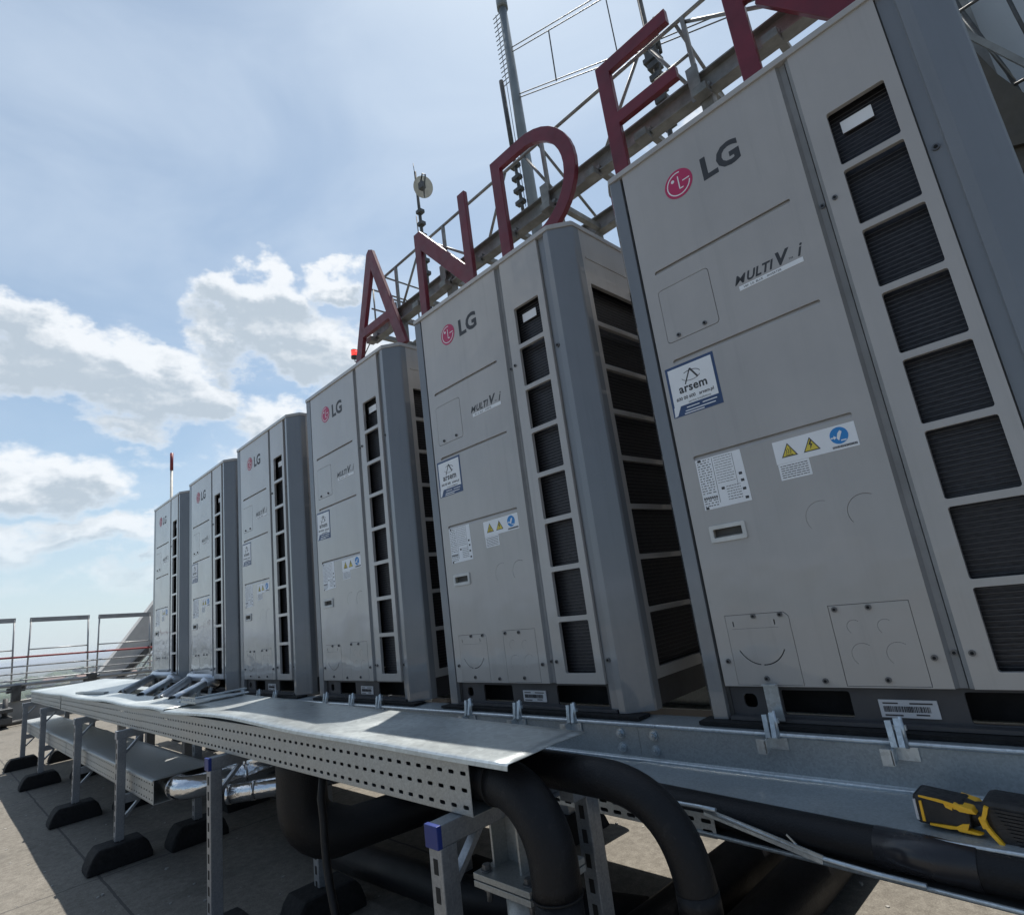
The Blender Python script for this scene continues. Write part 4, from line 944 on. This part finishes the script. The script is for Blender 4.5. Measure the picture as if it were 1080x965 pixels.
# cloud banks: azimuth from -X, elevation, half width, half height, weight
BL = [(8.5, 22.3, 9.5, 3.6, 1.0), (1.5, 25.0, 5.0, 2.6, 1.0), (15.0, 20.8, 5.0, 2.8, .9), (-7, 24, 8, 4, .9), (21.5, 29.6, 5.5, 3.0, 1.0), (29.5, 30.8, 5.0, 2.2, 1.0), (24.5, 26.0, 7.5, 3.6, .9), (19.0, 24.5, 3.0, 3.0, .7),
      (12, 18.3, 5.0, 1.5, .5), (4, 13.2, 6.5, 2.8, .8), (-3, 15.5, 6, 3.5, .85), (10, 9.4, 6, 1.6, .7), (2, 8.4, 8, 1.8, .7), (18, 15.6, 7, 1.3, .35), (24, 18.0, 6, 2.6, .55), (33, 23, 7, 4, .6),
      (18, 6, 14, 1.8, .6), (72, 37, 7, 3, .45), (-40, 28, 16, 6, .6)]
def banks(de):
    dn = None
    for a, e, wa, he, wt in BL:
        u = mth('DIVIDE', mth('SUBTRACT', waz, a), wa); v = mth('DIVIDE', mth('SUBTRACT', wel, e - de), he)
        dq = mth('ADD', mth('MULTIPLY', u, u), mth('MULTIPLY', v, v))
        q = mth('MULTIPLY', mth('SUBTRACT', 1.0, dq), wt * .50); dn = q if dn is None else mth('SMOOTH_MAX', dn, q, .12)
    return mth('MAXIMUM', dn, -.42)
def dd(dn, n, f): return mth('ADD', mth('ADD', dn, mth('MULTIPLY', mth('SUBTRACT', n, .5), 1.15)), mth('MULTIPLY', mth('SUBTRACT', f, .5), .42))
n_u = nse(off(cvec, (.4, 2.2, 0)), .20, 8, .60)
d1 = dd(banks(0), n_a, f_a); d2_ = dd(banks(.9), n_b, f_b); d_up = dd(banks(1.9), n_u, f_b)
mask = mth('MULTIPLY', sstep(d1, -.05, .28), sstep(elv, -1, 13))
lit = sstep(mth('SUBTRACT', d1, d2_), -.06, .24)          # sunward edges of the billows
core = mth('MULTIPLY', sstep(d_up, -.04, .30), sstep(d1, .02, .30))   # cloud above it keeps the sun off: grey
# veil
cv = N(nt, 'ShaderNodeMapping'); cv.inputs['Scale'].default_value = (.02, .05, 1); cv.inputs['Rotation'].default_value = (0, 0, R(-28)); nt.links.new(comb.outputs[0], cv.inputs[0])
vz = N(nt, 'ShaderNodeTexNoise'); vz.inputs['Scale'].default_value = 1.6; vz.inputs['Detail'].default_value = 7; vz.inputs['Roughness'].default_value = .55; vz.inputs['Distortion'].default_value = .6
nt.links.new(cv.outputs[0], vz.inputs['Vector'])
veil = mth('ADD', mth('MULTIPLY', sstep(vz.outputs['Fac'], .30, .75), .34), .26)
SKYV = (5.6, 6.6, 7.9)
c = mixc(nt, veil, mixc(nt, 1.0, sky.outputs[0], (1.0, 1.12, 1.08), 'MULTIPLY'), (6.2, 7.15, 8.3))
c = mixc(nt, mth('MULTIPLY', sstep(elv, 16, -2), .75), c, (5.9, 6.75, 7.5))
cl = mixc(nt, core, (7.9, 8.25, 8.6), (4.6, 5.3, 6.0))
cl = mixc(nt, mth('MULTIPLY', lit, .42), cl, (8.7, 8.9, 9.1))
c = mixc(nt, mth('MULTIPLY', mask, .92), c, cl)
# the sky away from the sun (behind the camera) is a deeper, darker blue
aw = mth('ADD', mth('ADD', mth('MULTIPLY', sep.outputs['X'], -.75), mth('MULTIPLY', sep.outputs['Y'], .75)), mth('MULTIPLY', sep.outputs['Z'], .25))
c = mixc(nt, sstep(aw, -.45, .42), mixc(nt, 1.0, c, (.46, .51, .58), 'MULTIPLY'), c)
nt.links.new(c, bg.inputs['Color'])

# ------------------------------------------------------------------ camera
cam = bpy.data.cameras.new('camera'); co = bpy.data.objects.new('camera', cam); COL.objects.link(co)
cam.sensor_fit = 'HORIZONTAL'; cam.sensor_width = 36; cam.lens = 609.4 / 1080 * 36; cam.clip_start = .02; cam.clip_end = 60000
cam.shift_y = -.0012
rot = Matrix(((0.6873522, 0.25673122, 0.67943803), (0.71484128, -0.07343362, -0.69542033), (-0.12864252, 0.96368905, -0.23399684)))
mw = rot.to_4x4(); mw.translation = (.871, -1.518, .385); co.matrix_world = mw
scene.camera = co
scene.view_settings.view_transform = 'Standard'; scene.view_settings.look = 'None'; scene.view_settings.gamma = 1
scene.view_settings.exposure = 0.24
